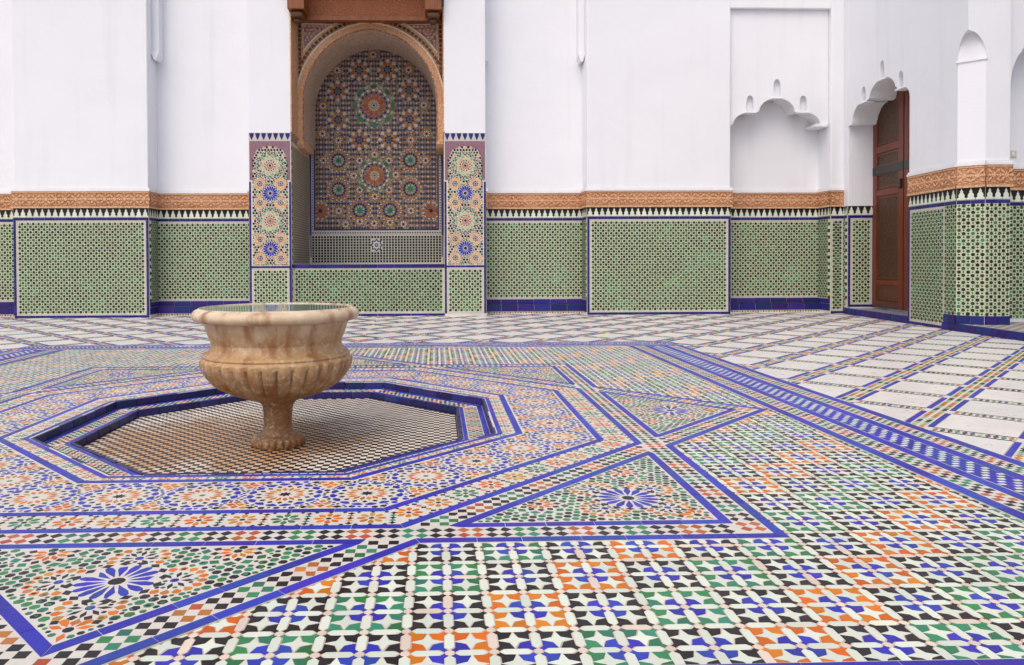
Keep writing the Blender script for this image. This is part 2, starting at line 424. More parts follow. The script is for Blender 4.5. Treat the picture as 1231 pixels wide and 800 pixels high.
# ---- field: eight-point lattice of stars, hexagons, corner tiles
S = .1247; FX0, FY0 = .630, -3.035
q = .120
BAT = [(q, 0), (q + .11, q), (.47, q - .005), (.375, .375), (q - .005, .47), (q, q + .11), (0, q), (q - .03, q - .03)]
BAT = [(q * .95, .02), (q + .10, q), (.485, q + .005), (.388, .388), (q + .005, .485), (q, q + .10), (.02, q * .95), (q * .72, q * .72)]
HEX = [(q + .005, 0), (q + .12, -q), (1 - q - .12, -q), (1 - q - .005, 0), (1 - q - .12, q), (q + .12, q)]
HEX = [(x - .5, y) for x, y in HEX]
NODE = ngon(q * .98, 8, PI / 8)
ST4 = star(.385, .155, 4, 0)
SEQ = ['zellige_black', 'zellige_green', 'zellige_black', 'zellige_orange']
def in_star(x, y, m=0):
    a = max(abs(x), abs(y)); b = max(abs(x + y), abs(x - y)) / math.sqrt(2)
    return min(a, b) < R5 - m
def block_colour(x, y):
    i = math.floor((x - FX0) / (2 * S) + .5); j = math.floor((y - FY0) / (2 * S) + .5)
    return SEQ[(i - j) % 4]
tiles = []            # (shape, x, y, rot, material)
for i in range(-40, 40):
    for j in range(-12, 72):
        x, y = FX0 + i * S, FY0 + j * S
        if not (-BX0 - .15 < x < BX0 + .15 and BF - .15 < y < BBI + .15): continue
        if in_star(x, y, .22): continue
        X, Y = CX + x, CY + y
        u, vv, dep = project(X, Y)
        if not (-.12 < u < 1.12 and vv < 1.14): continue
        jx, jy = random.gauss(0, .0007), random.gauss(0, .0007)
        tiles.append(('node_tile', x + jx, y + jy, 0, 'zellige_cream'))
        tiles.append(('hexagon_tile', x + S / 2, y + jy, 0, 'zellige_white' if random.random() > .08 else 'zellige_cream'))
        tiles.append(('hexagon_tile', x + jx, y + S / 2, PI / 2, 'zellige_white' if random.random() > .08 else 'zellige_cream'))
        tiles.append(('star_tile', x + S / 2, y + S / 2, 0, 'zellige_white'))
        blue = (i % 2 == 0 and j % 2 == 0)
        for k in range(4):
            a = k * PI / 2; cx, cy = x + .25 * S * math.cos(a + PI / 4), y + .25 * S * math.sin(a + PI / 4)
            tiles.append(('corner_tile', x + jx, y + jy, a, 'zellige_blue' if blue else block_colour(cx, cy)))
SHAPE = {'node_tile': NODE, 'hexagon_tile': HEX, 'star_tile': ST4, 'corner_tile': BAT}
def clip_field(x, y): return -BX0 < x < BX0 and BF < y < BBI
def rank(t):
    off = .25 * S if t[0] == 'corner_tile' else 0
    X = CX + t[1] + off * math.cos(t[3] + PI / 4); Y = CY + t[2] + off * math.sin(t[3] + PI / 4)
    u, vv, d = project(X, Y)
    return d if (0 < u < 1 and vv < 1.0) else 100 + d
cache = {}
def tile_part(name, poly, mat, parent, x, y, z, a=0, th=.012, gap=.0012):
    key = (name, mat, len(poly), round(poly[0][0], 4), round(poly[1][0], 4))
    if key not in cache:
        p = inset(ccw(poly), gap); k = len(p); b = inset(p, .0006)
        v = [(px, py, 0) for px, py in b] + [(px, py, -.0006) for px, py in p] + [(px, py, -th) for px, py in p]
        f = [tuple(range(k))]
        for i in range(k):
            j = (i + 1) % k; f += [(i, k + i, k + j, j), (k + i, 2 * k + i, 2 * k + j, k + j)]
        me = bpy.data.meshes.new(name); me.from_pydata(v, [], f); me.materials.append(MATS[mat]); cache[key] = me
    o = link(name, cache[key], parent, (x, y, z), a)
    o.rotation_euler = (random.gauss(0, .006), random.gauss(0, .006), a + random.gauss(0, .006))
    return o
scaled = {k: [(x * S, y * S) for x, y in v] for k, v in SHAPE.items()}
Mf = Mosaic(Flat(.006), .004, .0012)
for kind in SHAPE:
    lst = sorted((t for t in tiles if t[0] == kind and not all(in_star(px, py, .01) for px, py in xf(scaled[kind], t[1], t[2], t[3]))), key=rank)
    for n, t in enumerate(lst):
        poly = scaled[kind]
        w_ = xf(poly, t[1], t[2], t[3])
        if not all(clip_field(a, b) for a, b in w_): 
            if not any(clip_field(a, b) for a, b in w_): continue
            w_ = [(min(max(a, -BX0), BX0), min(max(b, BF), BBI)) for a, b in w_]
            Mf.add(w_, t[4], 0, 0); continue
        if n < 300 and rank(t) < 100: tile_part(kind, poly, t[4], floor, t[1], t[2], .006 + random.uniform(-.0006, .0008), t[3])
        else: Mf.add(w_, t[4], 0)
Mf.build('field_mosaic', floor)

# ---- blue border strips (each glazed brick a part while it is near, the rest joined)
strips = []
def strip(p0, p1, wd, mat='zellige_blue', z=.012, ln=.2, miter=(0, 0)):
    """wd: width to the left of p0->p1; mitre: how far the left edge is longer at either end"""
    L = math.hypot(p1[0] - p0[0], p1[1] - p0[1])
    if L < .01: return
    a = math.atan2(p1[1] - p0[1], p1[0] - p0[0]); n = max(1, round(L / ln))
    cuts = [0] + [L * (i + random.uniform(-.12, .12)) / n for i in range(1, n)] + [L]
    for i in range(n):
        s0, s1 = cuts[i], cuts[i + 1]
        poly = [(s0, 0), (s1, 0), (s1 + (miter[1] if i == n - 1 else 0), wd), (s0 - (miter[0] if i == 0 else 0), wd)]
        strips.append((xf(poly, p0[0], p0[1], a), mat, z))
def side(nrm, r0, r1, t0, t1, m0=0, m1=0, z=.012, mat='zellige_blue'):
    """blue line on a side whose normal points along angle nrm, from offset r0 to r1"""
    n = (math.cos(nrm), math.sin(nrm)); t = (-n[1], n[0])
    P = lambda r, s: (n[0] * r + t[0] * s, n[1] * r + t[1] * s)
    a, b = P(r1, t0), P(r1, t1)
    strip(a, b, r1 - r0, mat, z, .2, (m0, m1))
def octline(ro, wd, z=.012, c=(0, 0), mat='zellige_blue'):
    for k in range(8):
        t = T22 * ro
        n = (math.cos(k * PI / 4), math.sin(k * PI / 4)); tt = (-n[1], n[0])
        P = lambda r, s: (c[0] + n[0] * r + tt[0] * s, c[1] + n[1] * r + tt[1] * s)
        strip(P(ro, -t), P(ro, t), wd, mat, z, .21, (-T22 * wd, -T22 * wd))
octline(R1, .045); octline(R2, .045)
octline(R3, LW)
S2 = math.sqrt(2)
for k in range(8):
    nrm = k * PI / 4
    for sg in (-1, 1):
        # inner line of the strap past the crossing, to the corner of the square
        a, b = S2 * (R4 + LW) - R3, R3
        if sg > 0: side(nrm, R3 - LW, R3, a, b, -LW, -LW)
        else: side(nrm, R3 - LW, R3, -b, -a, -LW, -LW)
        a, b = T22 * R5, R5
        if sg > 0: side(nrm, R4, R5, a, b, T22 * LW, -LW)
        else: side(nrm, R4, R5, -b, -a, -LW, T22 * LW)
    # outer line of the strap between the two crossings: the long side of the triangle below it
    a = S2 * R3 - R5
    side(nrm, R4, R5, -a, a, LW * .41, LW * .41)
# ---- checkered straps of the two squares
Ms = Mosaic(Flat(.011), .004, .0007, .0002)
GC = ['zellige_red', 'zellige_black', 'zellige_green', 'zellige_black']
def diamonds(M, P, t0, t1, r0, rows, pitch, keep=None, d=0, cols=GC, per=2):
    n = int((t1 - t0) / pitch); off = ((t1 - t0) - n * pitch) / 2
    for i in range(n):
        c = cols[(i // per) % len(cols)]
        for j in range(rows):
            t = t0 + off + (i + .5) * pitch; r = r0 + (j + .5) * pitch
            if keep and not keep(*P(r, t)): continue
            poly = [P(r, t - pitch / 2), P(r - pitch / 2, t), P(r, t + pitch / 2), P(r + pitch / 2, t)]
            M.add(poly, c, d)
def sq(x, y): return max(abs(x), abs(y))
def sqd(x, y): return max(abs(x + y), abs(x - y)) / S2
for k in range(8):
    n = (math.cos(k * PI / 4), math.sin(k * PI / 4)); t = (-n[1], n[0])
    P = lambda r, s, n=n, t=t: (n[0] * r + t[0] * s, n[1] * r + t[1] * s)
    pitch = (R4 - R3 - .004) / 2
    keep = None if k % 2 == 0 else (lambda x, y: not (R3 - .02 < sq(x, y) < R4 + .02))
    diamonds(Ms, P, -R4 + (0 if k % 2 == 0 else 0), R3, R3 + .002, 2, pitch, keep)
Ms.build('strap_mosaic', floor)

# ---- flower bands round the octagon
Mb = Mosaic(Flat(.008), .004, .0007, .0002)
FC = ['zellige_ochre', 'zellige_green', 'zellige_orange', 'zellige_black']
def flower(M, x, y, r, c, cc, a=0):
    rosette(M, x, y, [('c', .2 * r, 8, cc), (.3 * r, .58 * r, .92 * r, .17 * r, 8, c, 0, .12 * r)], a)
def oct_band(rm, half, c0=(0, 0), n_side=7):
    for k in range(8):
        L = 2 * T22 * rm; n = (math.cos(k * PI / 4), math.sin(k * PI / 4)); t = (-n[1], n[0])
        for i in range(n_side):
            s = -L / 2 + (i + .5) * L / n_side; x, y = c0[0] + n[0] * rm + t[0] * s, c0[1] + n[1] * rm + t[1] * s
            c = FC[(i + 2 * k) % 3]
            flower(Mb, x, y, half * .82, c, 'zellige_black' if c != 'zellige_black' else 'zellige_orange', k * PI / 4)
            for e in (-1, 1):
                s2 = s + L / n_side / 2
                for f in (-.72, .72):
                    x2, y2 = c0[0] + n[0] * (rm + f * half) + t[0] * s2, c0[1] + n[1] * (rm + f * half) + t[1] * s2
                if e > 0:
                    for f, cc in ((-.75, 'zellige_black'), (.75, 'zellige_black'), (0, 'zellige_black'), (-.38, 'zellige_green' if i % 2 else 'zellige_ochre'), (.38, 'zellige_green' if i % 2 else 'zellige_ochre')):
                        Mb.add(xf(star(half * .22, half * .13, 4), c0[0] + n[0] * (rm + f * half) + t[0] * s2, c0[1] + n[1] * (rm + f * half) + t[1] * s2, k * PI / 4), cc)
            for f in (-.92, .92):
                for s3 in (s, s + L / n_side / 3, s - L / n_side / 3):
                    Mb.add(xf(ngon(half * .15, 4), c0[0] + n[0] * (rm + f * half) + t[0] * s3, c0[1] + n[1] * (rm + f * half) + t[1] * s3, k * PI / 4), 'zellige_black')
oct_band((R2 + R3 - LW) / 2, (R3 - LW - R2) / 2, n_side=10)
oct_band((R0 + .035 + R1 - .045) / 2 - .004, (R1 - .045 - R0 - .04) / 2, (.01, -.03), n_side=9)
Mb.build('flower_band_mosaic', floor)

# ---- ring of 32 rosettes
Mr = Mosaic(Flat(.008), .004, .0007, .0002); Mr.track = True
rm = (R1 + R2 - .045) / 2; hw = (R2 - .045 - R1) / 2
RING = [('s', .036, .020, 8, 'zellige_black'), (.052, .076, .100, .0145, 16, ('zellige_ochre', 'zellige_orange'), .5), (.106, .121, .136, .0090, 16, 'zellige_black', 0), (.140, .155, .172, .0185, 16, 'zellige_blue', .5, .006)]
RING2 = [RING[0][:4] + ('zellige_ochre',), ('s', .018, .012, 8, 'zellige_green')] + RING[1:]
def in_ring(x, y, m=.008):
    a = max(sq(x, y), sqd(x, y)); return R1 + m < a < R2 - .045 - m
cents = []
for k in range(8):
    n = (math.cos(k * PI / 4), math.sin(k * PI / 4)); t = (-n[1], n[0]); L = 2 * T22 * rm
    for i in range(4):
        s = -L / 2 + i * L / 4
        cents.append((n[0] * rm + t[0] * s, n[1] * rm + t[1] * s, k * PI / 4, (i + k) % 2))
for x, y, a, alt in cents: rosette(Mr, x, y, RING if alt else RING2[1:], a, clip=in_ring)
for k in range(8):
    n = (math.cos(k * PI / 4), math.sin(k * PI / 4)); t = (-n[1], n[0]); L = 2 * T22 * rm
    for i in range(4):
        s = -L / 2 + (i + .5) * L / 4
        for f, up in ((-.80, 1), (.80, -1)):
            for dx, dr, c in ((0, 0, 'zellige_orange'), (-.042, -.012, 'zellige_ochre'), (.042, -.012, 'zellige_ochre'), (-.022, .03, 'zellige_orange'), (.022, .03, 'zellige_orange'), (0, .062, 'zellige_ochre'), (-.075, -.014, 'zellige_black'), (.075, -.014, 'zellige_black')):
                r = rm + f * hw + up * dr; x, y = n[0] * r + t[0] * (s + dx), n[1] * r + t[1] * (s + dx)
                pl = xf(kite(-.024, 0, .024, .019, PI / 2 * (dx != 0)), x, y, k * PI / 4)
                if all(in_ring(a, b, .002) for a, b in pl): Mr.add(pl, c)
# blue and black pieces between the rosettes
XB = R2 + .02
for x_, y_, a_, alt in cents:
    Mr.lattice(x_ - .26, x_ + .26, y_ - .26, y_ + .26, .0385, .0172, lambda x, y: in_ring(x, y, .017) and not any((x - c[0]) ** 2 + (y - c[1]) ** 2 < .17 ** 2 for c in cents), ('zellige_blue', 'zellige_black', 'zellige_blue'), .003, a_, (x_, y_))
Mr.fill(-XB, XB, -XB, XB, lambda x, y: in_ring(x, y, .016) and not any((x - c[0]) ** 2 + (y - c[1]) ** 2 < .15 ** 2 for c in cents), ('zellige_blue', 'zellige_black'), .003, sizes=(.010,), step=.010)
Mr.build('rosette_ring_mosaic', floor)

# ---- eight star points: big blue rosette, four small ones, green filler
Mt = Mosaic(Flat(.008), .004, .0007, .0002); Mt.track = True
BIG = [('c', .030, 10, 'zellige_black'), (.044, .100, .132, .0108, 16, 'zellige_blue', 0, .012)]
BLACKRING = [(.137, .151, .166, .0150, 16, 'zellige_black', .5)]
SMALL = [('c', .017, 8, 'zellige_blue'), (.024, .046, .068, .0066, 8, 'zellige_black', 0), (.076, .092, .110, .0160, 16, ('zellige_ochre', 'zellige_orange'), 0, .008)]
HALF = [('c', .018, 8, 'zellige_black'), (.024, .046, .070, .0085, 10, 'zellige_orange', 0), (.066, .082, .10, .0110, 12, 'zellige_black', .5), (.10, .117, .135, .0170, 12, 'zellige_green', 0)]
def tri_pt(k, a, b):        # a along the apex direction from the centre of the floor, b sideways
    n = (math.cos(k * PI / 4), math.sin(k * PI / 4)); t = (-n[1], n[0])
    return n[0] * a + t[0] * b, n[1] * a + t[1] * b
APEX = (R3 - LW) * S2
for k in range(8):
    def inside(x, y, k=k, m=.010):
        n = (math.cos(k * PI / 4), math.sin(k * PI / 4)); t = (-n[1], n[0])
        a = x * n[0] + y * n[1]; b = x * t[0] + y * t[1]
        return a > R5 + m and abs(b) < APEX - a - m * 1.5
    rc = 2.788; ang = k * PI / 4
    x, y = tri_pt(k, rc, 0); rosette(Mt, x, y, BIG, ang + PI / 16); rosette(Mt, x, y, BLACKRING, ang, clip=inside)
    disks = [(x, y, .160)]
    for da, db in ((.196, 0), (-.196, 0), (0, .196), (0, -.196)):
        x, y = tri_pt(k, rc + da, db); disks.append((x, y, .108))
    # small ones lose the petals that would run into the big one
    bx, by = disks[0][:2]
    for x, y, r in disks[1:]:
        rosette(Mt, x, y, SMALL, ang, clip=lambda u, v: (u - bx) ** 2 + (v - by) ** 2 > .150 ** 2 and inside(u, v))
    for b in (.345, -.345):
        x, y = tri_pt(k, R5 + .055, b); disks.append((x, y, .14))
        rosette(Mt, x, y, HALF, ang, clip=inside)
    x, y = tri_pt(k, APEX - .09, 0); rosette(Mt, x, y, HALF[:2] + [(.064, .078, .094, .011, 10, 'zellige_black', .5)], ang, clip=inside); disks.append((x, y, .085))
    xs, ys = [], []
    for a, b in ((R5, -APEX + R5), (R5, APEX - R5), (APEX, 0)): x, y = tri_pt(k, a, b); xs.append(x); ys.append(y)
    tin = lambda x, y: inside(x, y, m=.019) and all((x - c[0]) ** 2 + (y - c[1]) ** 2 > (c[2] * .93) ** 2 for c in disks[:1])
    Mt.lattice(min(xs), max(xs), min(ys), max(ys), .0410, .0190, tin, ('zellige_green', 'zellige_black', 'zellige_green', 'zellige_black', 'zellige_green'), .003, ang, tri_pt(k, rc, 0))
    Mt.fill(min(xs), max(xs), min(ys), max(ys), lambda x, y: inside(x, y, m=.014) and all((x - c[0]) ** 2 + (y - c[1]) ** 2 > (c[2] * .93) ** 2 for c in disks[:1]),
            ('zellige_black', 'zellige_green'), .003, sizes=(.013, .0095), step=.010)
Mt.build('star_point_mosaic', floor)

# ---- border band round the field
z6 = .0125
def bandside(p0, u, n, L, widths, first):
    """layers outward along n, running along u"""
    off = 0
    for kind, wd in widths:
        P = lambda r, s: (p0[0] + n[0] * r + u[0] * s, p0[1] + n[1] * r + u[1] * s)
        if kind == 'blue':
            a, b = P(off + .003, 0), P(off + .003, L)
            cr = u[0] * n[1] - u[1] * n[0]
            if cr > 0: strip(a, b, wd - .006, z=z6, ln=.24)
            else: strip(b, a, wd - .006, z=z6, ln=.24)
        elif kind == 'check':
            pt = (wd - .012) / 3
            nn = int(L / pt)
            for i in range(nn):
                c = GC[(i // 3) % 4]
                for j in range(3):
                    if (i + j) % 2 == 0:
                        Mc.add([P(off + .006 + j * pt, i * pt), P(off + .006 + j * pt, (i + 1) * pt), P(off + .006 + (j + 1) * pt, (i + 1) * pt), P(off + .006 + (j + 1) * pt, i * pt)], c, 0)
        elif kind == 'ladder':
            nn = int(L / .2)                                   # blue bricks with slanting stacks of white bars set into them
            for i in range(nn): Mc.add([P(off + .002, i * L / nn), P(off + .002, (i + 1) * L / nn), P(off + wd - .002, (i + 1) * L / nn), P(off + wd - .002, i * L / nn)], 'zellige_blue', .0004)
            per = .108; m = 5; h = (wd - .012) / m
            for i in range(int(L / per)):
                for j in range(m):
                    r = off + .006 + (j + .5) * h; t = i * per + .02 + j * .042
                    if t > L - .03: continue
                    Mc.add([P(r - h * .56, t - .0115), P(r + h * .56, t - .0115), P(r + h * .56, t + .0115), P(r - h * .56, t + .0115)], 'zellige_white', .0022, .0004)
        off += wd
def slab_rect(name, x0, x1, y0, y1, z, mat): make(name, [(x0, y0, z), (x1, y0, z), (x1, y1, z), (x0, y1, z), (x0, y0, -.02), (x1, y0, -.02), (x1, y1, -.02), (x0, y1, -.02)], [(0, 1, 2, 3), (0, 4, 5, 1), (1, 5, 6, 2), (2, 6, 7, 3), (3, 7, 4, 0)], mat, floor)
slab_rect('band_bed', BX0, BX1, BF, BBI, .0115, 'white_bed'); slab_rect('band_bed', -BX1, -BX0, BF, BBI, .0115, 'white_bed'); slab_rect('band_bed', -BX1, BX1, BBI, BBO, .0115, 'white_bed'); slab_rect('band_bed', -BX1, BX1, BF - .7, BF, .0115, 'white_bed')
Mc = Mosaic(Flat(z6), .006, .0012)
WR = [('blue', .075), ('check', .12), ('blue', .072), ('ladder', .165), ('blue', .080), ('check', .108), ('blue', .080)]
WB = [('blue', .060), ('check', .09), ('blue', .055), ('ladder', .13), ('blue', .055), ('check', .085), ('blue', .060)]
bandside((BX0, BF), (0, 1), (1, 0), BBI - BF, WR, 1)
bandside((-BX0, BF), (0, 1), (-1, 0), BBI - BF, WR, 1)
bandside((-BX1, BBI), (1, 0), (0, 1), 2 * BX1, WB, 1)
bandside((-BX0, BF), (1, 0), (0, -1), 2 * BX0, WR, 1)
Mc.build('border_mosaic', floor)
strips.sort(key=lambda s: (lambda u, v, d: d if 0 < u < 1 and v < 1 else 100 + d)(*project(CX + s[0][0][0], CY + s[0][0][1])))
Mx = Mosaic(Flat(0), .01, .0012)
for n, (poly, mat, z) in enumerate(strips):
    z += random.uniform(-.0006, .0006)
    if n < 300:
        p = inset(ccw(poly), .0012); k = len(p); cx, cy = sum(a for a, b in p) / k, sum(b for a, b in p) / k
        v = [(a - cx, b - cy, 0) for a, b in p] + [(a - cx, b - cy, -.012) for a, b in p]
        make('border_tile', v, [tuple(range(k))] + [(i, k + i, k + (i + 1) % k, (i + 1) % k) for i in range(k)], mat, floor, loc=(cx, cy, z))
    else: Mx.add(poly, mat, z)
Mx.build('border_tile_run', floor)

# ---- marble paving laid on the diagonal round the carpet of tile
Mm = Mosaic(Flat(-.0018), .006, .0014)
PM, PN, WM, WN = .628, .700, .182, .140     # spacing of the wide and the narrow strips, and their widths
u1 = (1 / S2, 1 / S2); n1 = (1 / S2, -1 / S2)   # wide strips run along u1 (to the right of the centre line)
off_n = (4.26 + .53) / S2                     # a wide strip passes through (4.26,-.53)
off_u = (4.278 - .594) / S2 + .0
slabs = 0; GC2 = ['zellige_ochre', 'zellige_mint', 'zellige_black', 'zellige_mint', 'zellige_red']
def outside(x, y): return abs(x) > BX1 - .01 or y > BBO - .01 or y < BF - .71
for sgn in (1, -1):
    W = lambda r, s: (sgn * (n1[0] * r + u1[0] * s), n1[1] * r + u1[1] * s)
    def ok(poly, marg=.3):
        cx, cy = sum(a for a, b in poly) / len(poly), sum(b for a, b in poly) / len(poly)
        if not any(outside(a, b) for a, b in poly): return False
        if cx * sgn < -.02 or cx > 9.75 or cx < -8.6 or cy > 10.2 or cy < -4: return False
        u, v, d = project(CX + cx, CY + cy)
        return d > .3 and -.2 < u < 1.15 and v < 1.3
    def trim(poly): return [(max(a * sgn, .004) * sgn, b) for a, b in poly]
    for i in range(-18, 20):
        r = off_n + i * PM
        # wide strip centred on r
        for s0 in [x * .25 for x in range(-60, 70)]:
            for e0, e1 in ((-WM / 2, -WM / 2 + .036), (WM / 2 - .036, WM / 2)):
                pass
            pl = [W(r - WM / 2, s0), W(r + WM / 2, s0), W(r + WM / 2, s0 + .25), W(r - WM / 2, s0 + .25)]
            if ok(pl): Mm.add(trim(pl), 'white_bed', -.0008, 0)
        for j in range(-18, 22):
            for q_ in range(3):
                s0 = off_u + j * PN + WN / 2; L3 = (PN - WN) / 3
                for e0, e1 in ((-WM / 2, -WM / 2 + .036), (WM / 2 - .036, WM / 2)):
                    pl = [W(r + e0, s0 + q_ * L3), W(r + e1, s0 + q_ * L3), W(r + e1, s0 + (q_ + 1) * L3), W(r + e0, s0 + (q_ + 1) * L3)]
                    if ok(pl): Mm.add(trim(pl), 'zellige_blue')
        pt = (WM - .072 - .006) / 2
        for jx in range(-260, 330):
            s0 = jx * pt; pl0 = [W(r, s0)]
            if not outside(*pl0[0]) and not outside(*W(r + .1, s0)) and not outside(*W(r - .1, s0)): continue
            for e in (-.5, .5):
                rr = r + e * pt
                pl = [W(rr, s0), W(rr - pt / 2, s0 + pt / 2), W(rr, s0 + pt), W(rr + pt / 2, s0 + pt / 2)]
                if ok(pl): Mm.add(trim(pl), GC2[(jx // 2) % 5], gap=.0050)
        for j in range(-18, 22):
            s = off_u + j * PN
            r0, r1 = r + WM / 2 + .003, r + PM - WM / 2 - .003
            pl = [W(r0, s + WN / 2), W(r1, s + WN / 2), W(r1, s + PN - WN / 2), W(r0, s + PN - WN / 2)]
            if ok(pl):
                q_ = inset(ccw(trim(pl)), .002); k = 4; cx, cy = sum(a for a, b in q_) / 4, sum(b for a, b in q_) / 4
                v = [(a - cx, b - cy, 0) for a, b in q_] + [(a - cx, b - cy, -.014) for a, b in q_]
                if max(abs(a) for a, b, c in v) > .05:
                    o = make('marble_slab', v, [(0, 1, 2, 3)] + [(m, 4 + m, 4 + (m + 1) % 4, (m + 1) % 4) for m in range(4)], 'marble', floor, loc=(cx, cy, random.uniform(-.0008, .0008))); slabs += 1
                    o.rotation_euler = (random.gauss(0, .002), random.gauss(0, .002), 0)
            # narrow strip: dark bars and coloured diamonds between two thin dark lines
            m = 7; L = (r1 - r0) / m
            pl = [W(r0, s - WN * .5), W(r1, s - WN * .5), W(r1, s + WN * .5), W(r0, s + WN * .5)]
            if ok(pl): Mm.add(trim(pl), 'white_bed', .0020, 0)
            m = 11; L = (r1 - r0) / m
            for a in range(m):
                c = ('zellige_red', 'zellige_black', 'zellige_black', 'zellige_green', 'zellige_black', 'zellige_cobalt', 'zellige_mint', 'zellige_black', 'zellige_black', 'zellige_green', 'zellige_red')[a]
                ra = r0 + a * L
                for z_ in (-1, 1):
                    pl = [W(ra + L * .08, s), W(ra + L * .50, s - z_ * WN * .34), W(ra + L * .92, s), W(ra + L * .50, s - z_ * WN * .04)]
                    if ok(pl): Mm.add(trim(pl), c, gap=.0006)
            for e in (-.48, .34):
                pl = [W(r0, s + e * WN), W(r1, s + e * WN), W(r1, s + (e + .14) * WN), W(r0, s + (e + .14) * WN)]
                if ok(pl): Mm.add(trim(pl), 'zellige_black', gap=.0003)
Mm.build('paving_strip_mosaic', floor)
make('paving_bed', [(BX1 - .05, -9, -.006), (12, -9, -.006), (12, 12, -.006), (-12, 12, -.006), (-12, -9, -.006), (-BX1 + .05, -9, -.006), (-BX1 + .05, BBO - .05, -.006), (BX1 - .05, BBO - .05, -.006)],
     [(0, 1, 2, 7), (7, 2, 3, 6), (6, 3, 4, 5)], 'white_bed', floor)

# ================================================================== FOUNTAIN PIT
pit = structure('fountain_pit', (CX + PIT[0], CY + PIT[1], 0))
ZT, ZP, RT = -.046, -.098, 1.238
def oct_ring(name, ra, za, rb, zb, mat):
    A, B = octa(ra), octa(rb); v = [(x, y, za) for x, y in A] + [(x, y, zb) for x, y in B]
    return make(name, v, [(i, (i + 1) % 8, 8 + (i + 1) % 8, 8 + i) for i in range(8)], mat, pit)
oct_ring('pit_wall', R0, -.002, R0, ZT - .02, 'mortar'); oct_ring('tread_bed', R0 + .01, ZT - .0012, RT - .0, ZT - .0012, 'white_bed'); oct_ring('inner_wall', RT, ZT - .006, RT, ZP - .02, 'mortar')
v = [(x, y, ZP - .004) for x, y in octa(RT + .01)]; make('pit_floor_bed', v, [tuple(range(8))], 'mortar', pit)
Mp = Mosaic(Flat(ZP), .004, .0009); c = .0405
for i in range(-31, 31):
    for j in range(-31, 31):
        x, y = (i + .5) * c, (j + .5) * c
        if max(sq(x, y), sqd(x, y)) > RT - .028: continue
        Mp.add([(x - c / 2, y - c / 2), (x + c / 2, y - c / 2), (x + c / 2, y + c / 2), (x - c / 2, y + c / 2)], 'zellige_black' if (i + j) % 2 else 'pit_white')
Mp.build('pit_floor_mosaic', pit)
Mtr = Mosaic(Flat(ZT), .004, .0009)
def riser(rad, zt, zb, n_side, mat, th, tops):
    for k in range(8):
        ang = k * PI / 4; n = (math.cos(ang), math.sin(ang)); t = (-n[1], n[0]); half = T22 * rad; L = 2 * half / n_side
        for i in range(n_side):
            s0, s1 = -half + i * L + .002, -half + (i + 1) * L - .002
            P = lambda r, s: (n[0] * r + t[0] * s, n[1] * r + t[1] * s)
            # upright glazed brick set proud of the wall towards the centre, its top edge uneven
            a, b, c_, d = P(rad + .012, s0), P(rad + .012, s1), P(rad - th, s1 - T22 * th * (i == n_side - 1)), P(rad - th, s0 + T22 * th * (i == 0))
            jz = random.uniform(-.003, .003); vv = [(p[0], p[1], zb) for p in (a, b, c_, d)] + [(p[0], p[1], zt + jz) for p in (a, b, c_, d)]
            cx, cy = sum(p[0] for p in vv) / 8, sum(p[1] for p in vv) / 8
            make('riser_tile', [(x - cx, y - cy, z) for x, y, z in vv], [(0, 1, 2, 3), (7, 6, 5, 4), (0, 4, 5, 1), (1, 5, 6, 2), (2, 6, 7, 3), (3, 7, 4, 0)], mat, pit, loc=(cx, cy, 0), bev=.004)
riser(R0, .0095, ZT, 7, 'zellige_navy', .014, 0)
riser(RT, ZT + .004, ZP, 6, 'zellige_navy', .014, 0)
# rim line on the floor and the tread pattern
for k in range(8):
    ang = k * PI / 4; n = (math.cos(ang), math.sin(ang)); t = (-n[1], n[0])
    P = lambda r, s: (n[0] * r + t[0] * s, n[1] * r + t[1] * s)
    for ra, rb, mat, z in ((R0 + .014, R0 + .046, 'zellige_blue', .0580), (R0 - .016, R0 - .056, 'zellige_blue', 0), (RT + .013, RT + .042, 'zellige_blue', 0)):
        m = 7
        for i in range(m):
            f = lambda r, q_: P(r, T22 * r * (2 * q_ / m - 1))
            Mtr.add([f(ra, i), f(ra, i + 1), f(rb, i + 1), f(rb, i)], mat, z)
    wd = R0 - .060 - (RT + .046); pt = wd / 4
    L = T22 * (RT + .05)
    for i in range(int(2 * L / pt) + 2):
        for j in range(4):
            if (i + j) % 2: continue
            s = -L + (i) * pt; r = RT + .046 + j * pt
            if abs(s + pt / 2) > T22 * r - .01: continue
            Mtr.add([P(r, s), P(r + pt, s), P(r + pt, s + pt), P(r, s + pt)], GC[(i // 3) % 4], 0)
    # pale edge of the pit floor: black strip
    for i in range(8):
        f = lambda r, q_: P(r, T22 * r * (2 * q_ / 8 - 1))
        Mtr.add([f(RT - .016, i), f(RT - .016, i + 1), f(RT - .030, i + 1), f(RT - .030, i)], 'zellige_black', ZP - ZT + .001)
Mtr.build('tread_mosaic', pit)

